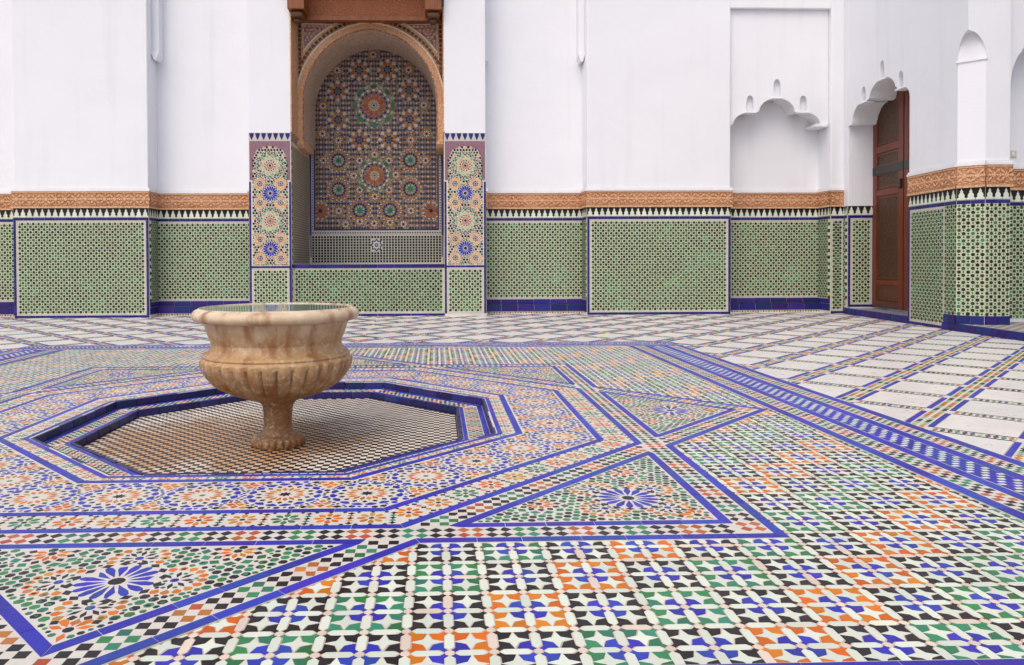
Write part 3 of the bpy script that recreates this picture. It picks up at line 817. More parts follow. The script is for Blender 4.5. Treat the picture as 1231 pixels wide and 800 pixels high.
# ================================================================== STONE BASIN
BASE = (-1.039, 4.90, ZP)
basin = thing('stone_basin', 'weathered tan marble fountain basin with fluted bowl on a short stem, brimming with water', 'fountain', BASE)
basin.scale = (.956, .956, 1.032)
def lathe(prof, nseg, flute=None):
    v, f = [], []
    for r, z in prof:
        for k in range(nseg):
            a = 2 * PI * k / nseg; rr = r + (flute(a, r, z) if flute else 0)
            v.append((rr * math.cos(a), rr * math.sin(a), z))
    m = len(prof)
    for i in range(m - 1):
        for k in range(nseg):
            j = (k + 1) % nseg; f.append((i * nseg + k, i * nseg + j, (i + 1) * nseg + j, (i + 1) * nseg + k))
    return v, f
def smooth_prof(pts, n=5):
    out = []
    for i in range(len(pts) - 1):
        p0 = pts[max(i - 1, 0)]; p1 = pts[i]; p2 = pts[i + 1]; p3 = pts[min(i + 2, len(pts) - 1)]
        for k in range(n):
            t = k / n; t2, t3 = t * t, t * t * t
            out.append(tuple(.5 * (2 * p1[q_] + (p2[q_] - p0[q_]) * t + (2 * p0[q_] - 5 * p1[q_] + 4 * p2[q_] - p3[q_]) * t2 + (3 * p1[q_] - p0[q_] - 3 * p2[q_] + p3[q_]) * t3) for q_ in (0, 1)))
    return out + [pts[-1]]
O = -ZP            # heights below are above the courtyard floor; O brings them to the pit floor
NG = 32
def gad(a, r, z):
    zz = z - O; q_ = abs(math.sin(a * NG / 2))
    top = .470 - .030 * (1 - min(1, q_ * 1.6)) ** 2            # each lobe ends in a rounded head
    w_ = max(0, min(1, (zz - .225) / .06)) * max(0, min(1, (top - zz) / .020))
    return (q_ ** .40 - .78) * .036 * (w_ * w_ * (3 - 2 * w_)) * (r / .5)
lower = smooth_prof([(.128, .203 + O), (.20, .210 + O), (.310, .246 + O), (.405, .296 + O), (.466, .358 + O), (.494, .412 + O), (.500, .445 + O), (.497, .462 + O), (.482, .478 + O)], 7)
v, f = lathe(lower, NG * 10, gad); make('bowl', v, f, 'basin_marble', basin, True)
neck = smooth_prof([(.482, .470 + O), (.490, .479 + O), (.486, .492 + O), (.452, .512 + O), (.435, .545 + O), (.432, .585 + O), (.442, .630 + O), (.470, .682 + O), (.490, .697 + O)], 6)
v, f = lathe(neck, 96); make('neck', v, f, 'basin_marble', basin, True)
lip = smooth_prof([(.484, .694 + O), (.517, .697 + O), (.542, .706 + O), (.555, .726 + O), (.553, .746 + O), (.540, .763 + O), (.520, .772 + O), (.511, .778 + O), (.505, .778 + O), (.502, .771 + O), (.496, .745 + O), (.44, .58 + O), (.36, .50 + O), (.0, .46 + O)], 5)
v, f = lathe(lip, 96); make('rim', v, f, 'basin_marble', basin, True)
stem = smooth_prof([(.132, .207 + O), (.134, .196 + O), (.122, .180 + O), (.104, .155 + O), (.096, .10 + O), (.094, .04 + O), (.100, .0 + O), (.122, -.028 + O), (.142, -.040 + O)], 6)
v, f = lathe(stem[::-1], 64); make('stem', v, f, 'basin_marble', basin, True)
foot = smooth_prof([(.160, .0), (.172, .010), (.177, .032), (.172, .052), (.154, .066), (.130, .073), (.10, .074)], 6)
v, f = lathe(foot, 22 * 9, lambda a, r, z: (abs(math.sin(a * 11)) ** .5 - .74) * .026 * max(0, min(1, (z - .004) / .01)) * max(0, min(1, (.072 - z) / .014))); make('foot', v, f, 'basin_marble', basin, True)
v, f = lathe([(.502, .7722 + O), (.3, .7722 + O), (.1, .7722 + O), (.001, .7722 + O)], 64); make('water', v, [q_[::-1] for q_ in f], 'water', basin, True)

# ================================================================== WALL DRESSING
ZF0, ZF1, ZM, ZB = 2.175, 2.500, 1.985, 1.930
BONE = []
def dado_mosaic(M, L, v0, v1, u0=0, d=.004, a=.107):
    """dark eight-point stars on a diagonal lattice, green squares between, pale ground"""
    nu = max(1, round((L) / a)); nv = max(1, round((v1 - v0) / a)); au, av = L / nu, (v1 - v0) / nv
    for i in range(nu):
        for j in range(nv):
            for (fu, fv) in ((.25, .25), (.75, .75)):
                x, y = u0 + (i + fu) * au, v0 + (j + fv) * av
                r = random.random() + .55 * mnoise.noise((x * 2.1 + L * 7, y * 2.1, L)); M.add(xf(star(random.uniform(.0295, .0325), .0245, 8), x + random.gauss(0, .0012), y + random.gauss(0, .0012)), 'zellige_black' if r < .30 else ('zellige_bottle' if r < .98 else 'zellige_green'), d)
            for (fu, fv) in ((.75, .25), (.25, .75)):
                x, y = u0 + (i + fu) * au, v0 + (j + fv) * av
                M.add(xf(ngon(.0185, 4), x, y), 'zellige_bottle' if random.random() < .65 else 'zellige_green', d)
            for (fu, fv, h) in ((.5, .5, 1), (0, 0, 1), (.5, 0, 0), (0, .5, 0)):
                x, y = u0 + (i + fu) * au, v0 + (j + fv) * av
                if x - u0 > .02 and y - v0 > .02: M.add(xf(kite(-.021, 0, .021, .0095, PI / 4 if h == (i + j) % 2 else -PI / 4), x, y), 'zellige_mint', d)
MERLON = [(-.058, 0), (.058, 0), (.058, .022), (.036, .034), (.042, .056), (.030, .080), (.018, .090), (.022, .106), (.010, .126), (0, .150), (-.010, .126), (-.022, .106), (-.018, .090), (-.030, .080), (-.042, .056), (-.036, .034), (-.058, .022)]
def merlons(fr, M, L, v0, h, pitch=.123, u0=0, mat='zellige_white', d=.012):
    n = max(1, round(L / pitch)); p = L / n
    for i in range(n): M.add([(u0 + (i + .5) * p + x * p / .118 * .98, v0 + y * h / .15) for x, y in MERLON], mat, d, .001)
def dado(parent, p0, p1, style, trim_l=False, trim_r=False, frieze=True, base=0.0, tall=None, ext=(0, 0), border=(True, True)):
    """one face of a wall between two plan points: frieze, merlon band, blue line, tiled dado, base"""
    fr = Frame(p0, p1); L = fr.L; M = Mosaic(fr, 0, .0006, .0004)
    panel = fbox(fr, 0, L, base, ZF0, -.05, .006).build('dado_panel', 'mint_bed', parent)
    if frieze:
        Mf_ = Mosaic(fr, .012, 0, .002); a0, b0 = -ext[0] + .01, L + ext[1] - .01; n_ = max(1, round((b0 - a0) / .19)); p_ = (b0 - a0) / n_; zc = (ZF0 + ZF1) / 2 + .012
        for i in range(n_):
            u = a0 + (i + .5) * p_
            for pl in (star(.052, .026, 8), ): Mf_.add(xf(pl, u, zc), 'frieze_relief', .038)
            for e in (-1, 1):
                for f in (-1, 1): Mf_.add(xf(kite(-.045, .01, .05, .017, e * f * .75), u + e * p_ * .32, zc + f * .062), 'frieze_relief', .038)
                Mf_.add(xf(ngon(.020, 6), u + e * p_ * .31, zc), 'frieze_relief', .036)
                Mf_.add(xf(kite(-.03, 0, .03, .012, 0), u, zc + e * .10), 'frieze_relief', .036)
            Mf_.add(xf(star(.030, .015, 4), u + p_ / 2, zc), 'frieze_relief', .036)
        Mf_.add([(a0, ZF1 - .030), (b0, ZF1 - .030), (b0, ZF1 - .012), (a0, ZF1 - .012)], 'frieze_relief', .040)
        fz = fbox(fr, -ext[0], L + ext[1], ZF0, ZF1, -.03, .030).build('frieze', 'frieze_stucco', parent); Mf_.build('frieze_carving', fz)
        fbox(fr, -ext[0], L + ext[1], ZF0 - .002, ZF0 + .03, .0305, .040).build('frieze_edge', 'arch_stucco', fz)
        fbox(fr, -ext[0], L + ext[1], ZF1, ZF1 + .035, -.03, .045).build('frieze_moulding', 'white_paint', fz)
        fbox(fr, -ext[0], L + ext[1], ZF1 + .035, ZF1 + .07, -.03, .025).build('frieze_moulding', 'white_paint', fz)
    M.add([(0, ZM + .005), (L, ZM + .005), (L, ZF0 - .003), (0, ZF0 - .003)], 'zellige_black', .0075, 0)
    merlons(fr, M, L, ZM + .008, ZF0 - ZM - .012, d=.011)
    n = max(1, round(L / .21))
    for i in range(n): M.add([(L * i / n, ZB), (L * (i + 1) / n, ZB), (L * (i + 1) / n, ZM), (L * i / n, ZM)], 'zellige_cobalt', .011, .001)
    u0, u1, v0, v1 = 0, L, base, ZB
    if style == 'pier':
        bl = base + .052
        for i in range(n): M.add([(L * i / n, base + .006), (L * (i + 1) / n, base + .006), (L * (i + 1) / n, bl), (L * i / n, bl)], 'zellige_cobalt', .012, .001)
        for sd_, on in ((0, border[0]), (1, border[1])):
            if not on: continue
            m = 10; a, b = (0, .048) if sd_ == 0 else (L - .048, L)
            for i in range(m): M.add([(a, bl + (v1 - bl) * i / m), (b, bl + (v1 - bl) * i / m), (b, bl + (v1 - bl) * (i + 1) / m), (a, bl + (v1 - bl) * (i + 1) / m)], 'zellige_cobalt', .012, .001)
        u0, u1, v0 = (.052 if border[0] else 0), L - (.052 if border[1] else 0), bl
        for a, b, c_, d_ in ((u0, u1, v0, v0 + .035), (u0, u1, v1 - .04, v1 - .002), (u0, u0 + .035, v0 + .035, v1 - .04), (u1 - .035, u1, v0 + .035, v1 - .04)):
            M.add([(a, c_), (b, c_), (b, d_), (a, d_)], 'pale_line', .010, .001)
        u0, u1, v0, v1 = u0 + .04, u1 - .04, v0 + .04, v1 - .045
    elif style == 'recess':
        # little coloured squares, a row of blue bricks that steps out, a second row behind it
        m = max(1, round(L / .055))
        fbox(fr, 0, L, base, base + .055, .0062, .10).build('base_course', 'white_bed', parent)
        for i in range(m): M.add(xf(ngon(.020, 4, PI / 4), (i + .5) * L / m, base + .030), ('zellige_red', 'zellige_black', 'zellige_ochre', 'zellige_black')[i % 4], .1015)
        for nm, za, zb, da in (('plinth_tile', base + .057, base + .195, .115), ('plinth_tile', base + .205, base + .300, .050)):
            m = max(1, round(L / .33))
            fbox(fr, 0, L, za, zb - .004, .0062, da - .012).build('plinth_bed', 'mortar', parent)
            for i in range(m):
                g_ = .0035; fbox(fr, i * L / m + g_, (i + 1) * L / m - g_, za + .002, zb + random.uniform(-.002, .002), .0064, da + random.uniform(-.002, .002)).build(nm, 'zellige_cobalt', parent, bev=.004)
        v0 = base + .345; M.add([(0, base + .305), (L, base + .305), (L, base + .34), (0, base + .34)], 'pale_line', .010, .001)
        M.add([(0, v1 - .04), (L, v1 - .04), (L, v1 - .002), (0, v1 - .002)], 'pale_line', .010, .001); v1 -= .045
    elif style == 'reveal':
        for za, zb in ((base + .057, base + .195), (base + .205, base + .300)):
            for i in range(2): fbox(fr, i * L / 2 + .003, (i + 1) * L / 2 - .003, za, zb, .0064, .022).build('plinth_tile', 'zellige_cobalt', parent, bev=.004)
        fbox(fr, 0, L, base, base + .055, .0062, .018).build('base_course', 'white_bed', parent)
        v0 = base + .31
    if trim_l or trim_r:
        a, b = (0, .085) if trim_l else (L - .085, L); m = 24; z0 = base + .3 if style != 'pier' else base + .06; h = (ZB - z0) / m
        for i in range(m):
            M.add([(a, z0 + i * h), (b, z0 + i * h), (b, z0 + (i + 1) * h), (a, z0 + (i + 1) * h)], ('zellige_black', 'zellige_white', 'zellige_bottle', 'zellige_white')[i % 4], .011, .002)
        if trim_l: u0 += .095
        else: u1 -= .095
    dado_mosaic(M, u1 - u0, v0, v1, u0, .0085)
    M.build('dado_mosaic', panel)
    return fr

YW, YR, TOP = 14.97, 15.47, 9.0
wall = thing('courtyard_wall', 'long white back wall with piers, recesses and a green tiled dado', 'wall', (0, YW, 0))
def wbox(name, x0, x1, y0, y1, z0, z1, mat, parent=wall, oy=YW, bev=.02):
    return Solid().box(x0, x1, y0 - oy, y1 - oy, z0, z1).build(name, mat, parent, bev=bev)
class Off:
    """dado() works in world plan points; the wall's empty sits at (0, YW)"""
def W2(p): return (p[0], p[1] - YW)
PIERS = [(-8.32, -5.69), (3.04, 5.96), (8.02, 8.28)]
RECS = [(-10.8, -8.32), (-5.69, -3.71), (1.0, 3.04), (5.96, 8.02)]
for a, b in PIERS:
    wbox('pier_plaster', a, b if b < 8.1 else 8.9, YW, 15.95, -.05, TOP, 'plaster')
    dado(wall, W2((a, YW)), W2((b, YW)), 'pier', ext=(.030, .030) if b < 8.1 else (.03, 0), trim_l=False, border=(True, True) if b < 8.1 else (False, False))
for n, (a, b) in enumerate(RECS):
    top = 6.18 if n == 3 else TOP
    if n < 3: wbox('recess_plaster', a, b, YR, 15.95, -.05, TOP, 'plaster', bev=0)
    dado(wall, W2((a, YR)), W2((b, YR)), 'recess')
    if n > 0: dado(wall, W2((a, YW)), W2((a, YR)), 'reveal', trim_l=True, ext=(0, -.03))          # reveal on the left side of the recess faces right
    dado(wall, W2((b, YR)), W2((b, YW)), 'reveal', trim_r=True, ext=(-.03, 0))
# hanging corbelled strips in the upper corners of the recesses
def corbel(xa, xb):
    s = Solid(); y0, y1 = YW + .26 - YW, YR - YW
    zb = 5.22; m = (xa + xb) / 2
    pts = [(xa, zb + .10), (xb, zb + .10), (xb, TOP), (xa, TOP)]
    fr = lambda u, v, d: (u, y1 - d, v)
    s.prism(pts, fr, 0, y1 - y0)
    s.prism([(m - .02, zb - .06), (m + .03, zb - .06), (xb, zb + .06), (xb, zb + .0995), (xa, zb + .0995), (xa, zb + .06)], fr, 0, y1 - y0 + .05)
    s.build('corbel_strip', 'plaster', wall, kind='stuff')
corbel(-5.688, -5.55); corbel(-3.79, -3.712); corbel(1.002, 1.08); corbel(2.92, 3.038)
# last recess: framed panel with a blind lobed arch sunk in it and three finial slots
def lobed(c, zs, sc=1.0):
    """half-open outline of the blind arch from left spring to right spring (u, z)"""
    pts = []
    def arc(cx, cz, rx, rz, a0, a1, n=8): 
        for i in range(n + 1):
            a = R(a0 + (a1 - a0) * i / n); pts.append((cx + rx * math.cos(a), cz + rz * math.sin(a)))
    pts.append((-1.0, 0)); arc(-.62, .0, .36, .26, 178, 96)
    pts.append((-.42, .27)); arc(0, .28, .40, .30, 176, 94); arc(0, .28, .40, .30, 86, 4)
    pts.append((.42, .27)); arc(.62, .0, .36, .26, 84, 2); pts.append((1.0, 0))
    return [(c + u * sc, zs + z * sc) for u, z in pts]
rec = Frame((5.96, 0), (8.02, 0))
def weld(o):
    import bmesh
    bm = bmesh.new(); bm.from_mesh(o.data); bmesh.ops.remove_doubles(bm, verts=bm.verts, dist=.0004); bm.to_mesh(o.data); bm.free(); return o
def plate_with_arch(name, outline, u0, u1, ztop, fr, d0, d1, mat, parent, zbot=None):
    """wall plate above an open outline (outline runs left to right), with thickness"""
    s = Solid(); n = len(outline)
    up = []
    pl = [(u0, outline[0][1])] + outline + [(u1, outline[-1][1])] if outline[0][0] > u0 + 1e-4 or outline[-1][0] < u1 - 1e-4 else outline
    for i in range(len(pl) - 1):
        (ua, za), (ub, zb) = pl[i], pl[i + 1]
        if abs(ub - ua) < 1e-4: ub = ua + 1e-4
        k = len(s.v)
        for dd in (d1, d0): s.v += [fr(ua, za, dd), fr(ub, zb, dd), fr(ub, ztop, dd), fr(ua, ztop, dd)]
        s.f += [(k, k + 1, k + 2, k + 3), (k + 7, k + 6, k + 5, k + 4), (k, k + 4, k + 5, k + 1)]
        if i == 0: s.f.append((k + 3, k + 7, k + 4, k))
        if i == len(pl) - 2: s.f.append((k + 1, k + 5, k + 6, k + 2))
    k = len(s.v); s.v += [fr(u0, ztop, d1), fr(u1, ztop, d1), fr(u1, ztop, d0), fr(u0, ztop, d0)]; s.f.append((k, k + 1, k + 2, k + 3))
    return weld(s.build(name, mat, parent))
def finial(name, fr, u, z, w_, h, d0, d1, parent, mat='plaster'):
    pts = [(u - w_ / 2, z), (u + w_ / 2, z)] + [(u + w_ / 2 * math.cos(a), z + h * .62 + h * .38 * math.sin(a)) for a in [PI * i / 8 for i in range(9)]]
    return Solid().prism(pts, fr, d0, d1).build(name, mat, parent)
wbox('recess_plaster', 5.96, 8.02, YR, 15.95, -.05, TOP, 'plaster', bev=0)
wbox('recess_plaster', 5.955, 8.025, YW + .004, YR - .002, 6.18, TOP, 'plaster', bev=.02)
frr = lambda u, v, d: (u, YR - YW - d, v)
def slot(u, z, w_, h):
    return [(u - w_ / 2, z)] + [(u - w_ / 2 * math.cos(PI * i / 8), z + h - w_ * .9 + w_ * .9 * math.sin(PI * i / 8)) for i in range(9)] + [(u + w_ / 2, z)]
def with_slots(ol, slots):
    for u, z, w_, h in slots:
        ol = [p_ for p_ in ol if abs(p_[0] - u) > w_ / 2 + .004]; k = next(i for i, p_ in enumerate(ol) if p_[0] > u); ol = ol[:k] + slot(u, z, w_, h) + ol[k:]
    return ol
ol = lobed(6.955, 3.86, .92)
ol = [(6.00, 3.84)] + [p_ for p_ in ol if p_[0] > 6.01]
SL1 = ((6.40, 4.11, .15, .34), (6.957, 4.40, .15, .38), (7.50, 4.11, .15, .34))
ol = with_slots(ol, SL1)
plate_with_arch('blind_arch', ol, 5.965, 8.015, 6.175, frr, .002, .40, 'plaster', wall)
for u, z, w_, h in SL1:
    wbox('finial_back', u - .09, u + .09, YW + .19, YW + .23, z - .01, z + h + .03, 'plaster', bev=0)
    wbox('finial_ledge', u - .12, u + .12, YW + .04, YW + .229, z - .03, z, 'plaster', bev=.006)
wbox('arch_impost', 7.72, 7.98, YW + .04, YR - .01, 3.80, 3.86, 'plaster', bev=.01)
# ================================================================== FOUNTAIN NICHE between the two tiled pillars
NX0, NX1, NC, YB, YA = -2.88, .17, -1.36, 17.1, 15.70
niche = thing('fountain_niche', 'arched fountain niche lined with star mosaic between two tiled pillars', 'niche', (NC, YW, 0))
def nb(name, x0, x1, y0, y1, z0, z1, mat, bev=0, **k): return Solid().box(x0 - NC, x1 - NC, y0 - YW, y1 - YW, z0, z1).build(name, mat, niche, bev=bev, **k)
def P2(x, y): return (x - NC, y - YW)
nb('niche_back', NX0 - .3, NX1 + .3, YB + .012, YB + .2, 0, TOP, 'dark_bed')
ZL = 1.035
nb('niche_ledge', NX0, NX1, YW + .13, YB, .96, ZL, 'stone_step')
nb('front_wall', NX0, NX1, YW + .115, YW + .5, -.02, .955, 'mint_bed')
frp = Frame(P2(NX0, YW + .105), P2(NX1, YW + .105))
M = Mosaic(frp, 0, .0006, .0004); L = frp.L
dado_mosaic(M, L - .10, .09, .93, .05, -.004)
for a, b, c_, d_ in ((0, L, .045, .085), (0, L, .935, .965)): M.add([(a, c_), (b, c_), (b, d_), (a, d_)], 'pale_line', -.004, 0)
M.build('front_mosaic', niche)
for i in range(9): nb('coping_tile', NX0 + (NX1 - NX0) * i / 9 + .004, NX0 + (NX1 - NX0) * (i + 1) / 9 - .004, YW + .095, YW + .2, .966, ZL + .006, 'zellige_cobalt', .006)
for i in range(9): nb('plinth_tile', NX0 + (NX1 - NX0) * i / 9 + .003, NX0 + (NX1 - NX0) * (i + 1) / 9 - .003, YW + .095, YW + .114, .0, .042, 'zellige_cobalt', .003)
# pillars
def mosaic_rosette_panel(M, L):
    cx = L / 2 + .002; hw_ = .335
    GR = [('c', .026, 10, 'zellige_black'), (.034, .056, .080, .010, 12, 'zellige_red', 0), (.082, .098, .116, .011, 12, 'zellige_black', .5), (.112, .134, .158, .0205, 12, 'zellige_peach', 0), (.156, .176, .198, .022, 12, 'zellige_mint', .5, .006), (.196, .216, .238, .024, 12, 'zellige_green', 0), (.236, .250, .266, .016, 24, 'zellige_black', .5)]
    BL = [('c', .032, 10, 'zellige_black'), (.044, .105, .142, .019, 16, 'zellige_blue', 0, .012), (.146, .158, .172, .012, 16, 'zellige_black', .5)]
    SM = [('c', .020, 8, 'zellige_blue'), (.028, .044, .060, .010, 8, 'zellige_black', 0), (.060, .080, .102, .0185, 8, 'zellige_peach', .5), (.088, .102, .118, .018, 8, 'zellige_peach', 0)]
    disks = []
    for z, kind in ((3.01, 'g'), (2.46, 'b'), (1.91, 'g'), (1.355, 'b')):
        lim = lambda u, v: abs(u - cx) < hw_ + .02 and v > 1.03 and (kind == 'g' or True)
        if kind == 'g': rosette(M, cx, z, GR, clip=lim, d=.0115); disks.append((cx, z, .27))
        else:
            rosette(M, cx, z, BL, d=.0115); disks.append((cx, z, .176))
            for sx in (-1, 1):
                for sz in (-1, 1):
                    x_, z_ = cx + sx * .205, z + sz * .19; rosette(M, x_, z_, SM, clip=lambda u, v: abs(u - cx) < hw_ + .03 and (u - cx) ** 2 + (v - z) ** 2 > .176 ** 2, d=.0115); disks.append((x_, z_, .115))
    def dom(u, v):
        if abs(u - cx) > hw_ + .005 or v < 1.035: return False
        return v < 3.1 or (abs(u - cx) / .345) ** 2 + ((v - 3.1) / .29) ** 2 < 1
    M.lattice(cx - hw_ - .01, cx + hw_ + .01, 1.03, 3.40, .060, .026, dom, (('zellige_black', 'zellige_black'), ('zellige_peach', 'zellige_black'), ('zellige_black', 'zellige_green')), .0115, 0, (cx, 1.91))
    M.fill(cx - hw_ - .01, cx + hw_ + .01, 1.03, 3.40, dom, ('zellige_black', 'zellige_ochre', 'zellige_black', 'zellige_mint', 'zellige_red', 'zellige_black'), .0115, sizes=(.015, .010), step=.011)
for (a, b) in ((-3.71, NX0), (NX1, 1.0)):
    pil = nb('pillar', a, b, YW, 17.3, -.05, TOP, 'plaster', .012)
    fr = Frame(P2(a, YW), P2(b, YW)); L = fr.L; M = Mosaic(fr, 0, .0006, .0004)
    fbox(fr, 0, L, 0, 3.60, -.02, .006).build('pillar_backing', 'white_bed', pil)
    fbox(fr, 0, L, 3.60, 3.66, -.02, .010).build('pillar_capping', 'pale_line', pil)
    # top: blue drops on white
    n = 7
    for i in range(n):
        u = L * (i + .5) / n; M.add([(u - .048, 3.655), (u - .040, 3.60), (u - .012, 3.535), (u, 3.515), (u + .012, 3.535), (u + .040, 3.60), (u + .048, 3.655)], 'zellige_cobalt', .0125)
    M.add([(0, 3.50), (L, 3.50), (L, 3.66), (0, 3.66)], 'pale_line', .0105, 0)
    # purple ground behind the arched head of the panel
    M.add([(.012, 2.72), (.085, 2.72), (.085, 3.18), (.17, 3.33), (L / 2, 3.40), (L / 2, 3.495), (.012, 3.495)], 'purple_speckle', .0085, .001)
    M.add([(L - .012, 2.72), (L - .085, 2.72), (L - .085, 3.18), (L - .17, 3.33), (L / 2, 3.40), (L / 2, 3.495), (L - .012, 3.495)], 'purple_speckle', .0085, .001)
    M.track = True; mosaic_rosette_panel(M, L); M.track = False
    for (u0_, u1_) in ((0, .042), (L - .042, L)):
        for i in range(12): M.add([(u0_, .05 + i * .22), (u1_, .05 + i * .22), (u1_, .27 + i * .22), (u0_, .27 + i * .22)], 'zellige_cobalt', .011, .0015)
    for i in range(4): M.add([(L * i / 4, .972), (L * (i + 1) / 4, .972), (L * (i + 1) / 4, 1.015), (L * i / 4, 1.015)], 'zellige_cobalt', .0125, .0015)
    for a_, b_, c_, d_ in ((.045, L - .045, .05, .085), (.045, L - .045, .93, .968), (.045, .08, .085, .93), (L - .08, L - .045, .085, .93)): M.add([(a_, c_), (b_, c_), (b_, d_), (a_, d_)], 'pale_line', .0105, 0)
    M.add([(.08, .085), (L - .08, .085), (L - .08, .93), (.08, .93)], 'mint_bed', .0075, 0)
    dado_mosaic(M, L - .17, .09, .925, .085, .0095)
    M.build('pillar_mosaic', pil)
    # chequered arris on the inner edge of the pillar
    xin = b if b < 0 else a
    frs = Frame(P2(xin, YW), P2(xin, YB)) if b < 0 else Frame(P2(xin, YB), P2(xin, YW))
    Mi = Mosaic(frs, 0, .001, .0004); Ls = frs.L
    fbox(frs, 0, Ls, ZL, 3.50, -.02, .006).build('reveal_backing', 'white_bed', pil)
    fbox(frs, 0, Ls, 3.50, 3.68, -.02, .012).build('reveal_cornice', 'spandrel_stucco', pil)
    ua, ub = (0, .075) if b < 0 else (Ls - .075, Ls)
    for i in range(44):
        z0 = .05 + i * .078; Mi.add([(ua, z0), (ub, z0), (ub, z0 + .078), (ua, z0 + .078)], ('zellige_black', 'zellige_white', 'zellige_bottle', 'zellige_white', 'zellige_red', 'zellige_white')[i % 6], .012, .004)
    for i in range(int(Ls / .048)):
        for j in range(48):
            u, v = .10 + i * .048, ZL + .06 + j * .05
            if u > Ls - .1 or v > 3.44 or (b > 0 and u > Ls - .1): continue
            Mi.add(xf(ngon(.023, 4 if (i + j) % 2 else 8), u, v), ('zellige_ochre', 'zellige_black', 'zellige_mint', 'zellige_black')[(i * 3 + j) % 4], .009)
    Mi.build('reveal_mosaic', pil)
    # carved panel above the reveal, up to the canopy
    fbox(frs, (0.004 if b < 0 else Ls - .72), (.72 if b < 0 else Ls - .004), 3.68, 6.16, -.02, .018).build('reveal_panel', 'arch_stucco', pil)
# back panel of the niche
frb = Frame(P2(NX0, YB), P2(NX1, YB)); LB = frb.L
cxm = NC - NX0 + .0
def bp(px, py):      # a point measured on the photograph, as (u, v) on the back panel
    return (px - 450.3) / 52.45 + cxm - .045, (314 - py) / 52.45 + 1.1 - .03
Mn = Mosaic(frb, 0, .0006, .0004); Mn.track = True
OR16 = [('c', .055, 12, 'zellige_mint'), ('c', .030, 8, 'zellige_cobalt'), (.080, .18, .262, .0160, 16, 'zellige_red', 0, .02), (.065, .10, .14, .008, 16, 'zellige_cream', .5), (.275, .295, .318, .02, 16, 'zellige_cobalt', .5),
        (.325, .350, .378, .03, 16, 'zellige_cream', 0), (.385, .43, .475, .055, 8, 'zellige_green', 0, .03), (.40, .43, .46, .035, 8, 'zellige_mint', .5, .01)]
CORNER = [('c', .04, 8, 'zellige_black'), (.05, .11, .16, .0140, 12, 'zellige_red', 0, .02), (.17, .185, .205, .02, 12, 'zellige_cream', .5)]
W8 = [('s', .040, .022, 8, 'zellige_green'), (.044, .062, .082, .014, 8, 'zellige_cobalt', .5), (.070, .098, .128, .020, 8, 'zellige_ochre', 0), (.125, .158, .195, .026, 8, 'zellige_sand', 0, .02), (.120, .140, .160, .012, 8, 'zellige_red', .5), (.17, .19, .21, .014, 8, 'zellige_cobalt', .5)]
G8 = [('s', .046, .030, 8, 'zellige_green'), (.052, .074, .098, .018, 8, 'zellige_mint', .5), (.098, .118, .138, .014, 16, 'zellige_cobalt', .5), (.138, .160, .185, .018, 16, 'zellige_ochre', 0), (.185, .2, .215, .012, 16, 'zellige_cream', .5)]
SQ = [('c', .025, 4, 'zellige_cobalt'), (.03, .05, .075, .018, 8, 'zellige_cream', 0), (.07, .09, .112, .016, 8, 'zellige_ochre', .5)]
disks = []
def put(px, py, rings, r, s=1.0, a=0):
    u, v = bp(px, py); rosette(Mn, u, v, rings, a, d=.010, clip=lambda a_, b_: .10 < a_ < LB - .10 and b_ > 1.83, s=s); disks.append((u, v, r * s))
put(450.4, 126.5, OR16, .405); put(450.8, 210, OR16, .405, .86)
for px, py in ((433, 84.5), (467, 84), (407.5, 109.5), (492.5, 108), (408, 143.5), (493, 143), (433, 167.5), (468, 167)): put(px, py, W8, .20, 1.22)
for px, py in ((408, 192), (493.5, 191.5), (408, 226.5), (493.5, 226), (433, 251.5), (469, 251.5)): put(px, py, G8, .20, 1.22)
for px, py in ((386, 252), (518, 252)): put(px, py, CORNER, .2)
for px, py in ((450, 66), (407, 85), (492, 84), (390, 127), (510, 126), (408, 168), (494, 167.5), (433, 192), (468, 192), (426, 210), (476, 209), (433, 227), (468, 227), (451, 235), (451, 185), (408, 252), (494, 252), (390, 192), (512, 192), (389, 160), (513, 160), (433, 265), (416, 268), (485, 268), (469, 266), (450, 267)): put(px, py, SQ, .115, 1.1)
def arch_z(dx, grow=0.0):
    """height of the arch opening at a sideways distance from its centre"""
    e = .093; Rr = 1.473 + grow; x = abs(dx) + e
    return 4.45 + math.sqrt(max(Rr * Rr - x * x, 0)) if x < Rr else None
nin = lambda u, v: v < 4.5 or (u - cxm) ** 2 + (v - 4.45) ** 2 < 1.62 ** 2
Mn.lattice(.15, LB - .15, 1.85, 6.05, .064, .0235, nin, (('zellige_cobalt', 'zellige_bottle'), ('zellige_sand', 'zellige_ochre')), .010, 0, (cxm, bp(450.4, 126.5)[1]))
Mn.fill(.15, LB - .15, 1.85, 6.05, nin, ('zellige_cream', 'zellige_ochre', 'zellige_mint'), .010, sizes=(.013,), step=.012, sides=4)
Mn.track = False
# frame of the back panel: pale band between two blue lines; below it a fine grid with a star
for (a, b, c_, d_) in ((.02, .045, 1.20, 3.62), (LB - .045, LB - .02, 1.20, 3.62), (.105, .13, 1.835, 3.9), (LB - .13, LB - .105, 1.835, 3.9), (.105, LB - .105, 1.81, 1.835)):
    Mn.add([(a, c_), (b, c_), (b, d_), (a, d_)], 'zellige_cobalt', .013, .001)
for (a, b, c_, d_) in ((.048, .102, 1.70, 3.62), (LB - .102, LB - .048, 1.70, 3.62), (.102, LB - .102, 1.70, 1.805)): Mn.add([(a, c_), (b, c_), (b, d_), (a, d_)], 'pale_line', .011, 0)
for i in range(52): Mn.add(xf(star(.024, .014, 4), .08 + i * (LB - .16) / 51, 1.752), 'zellige_cobalt', .013)
for sx in (.075, LB - .075):
    for j in range(30): Mn.add(xf(star(.022, .013, 4), sx, 1.84 + j * .06), 'zellige_cobalt', .013)
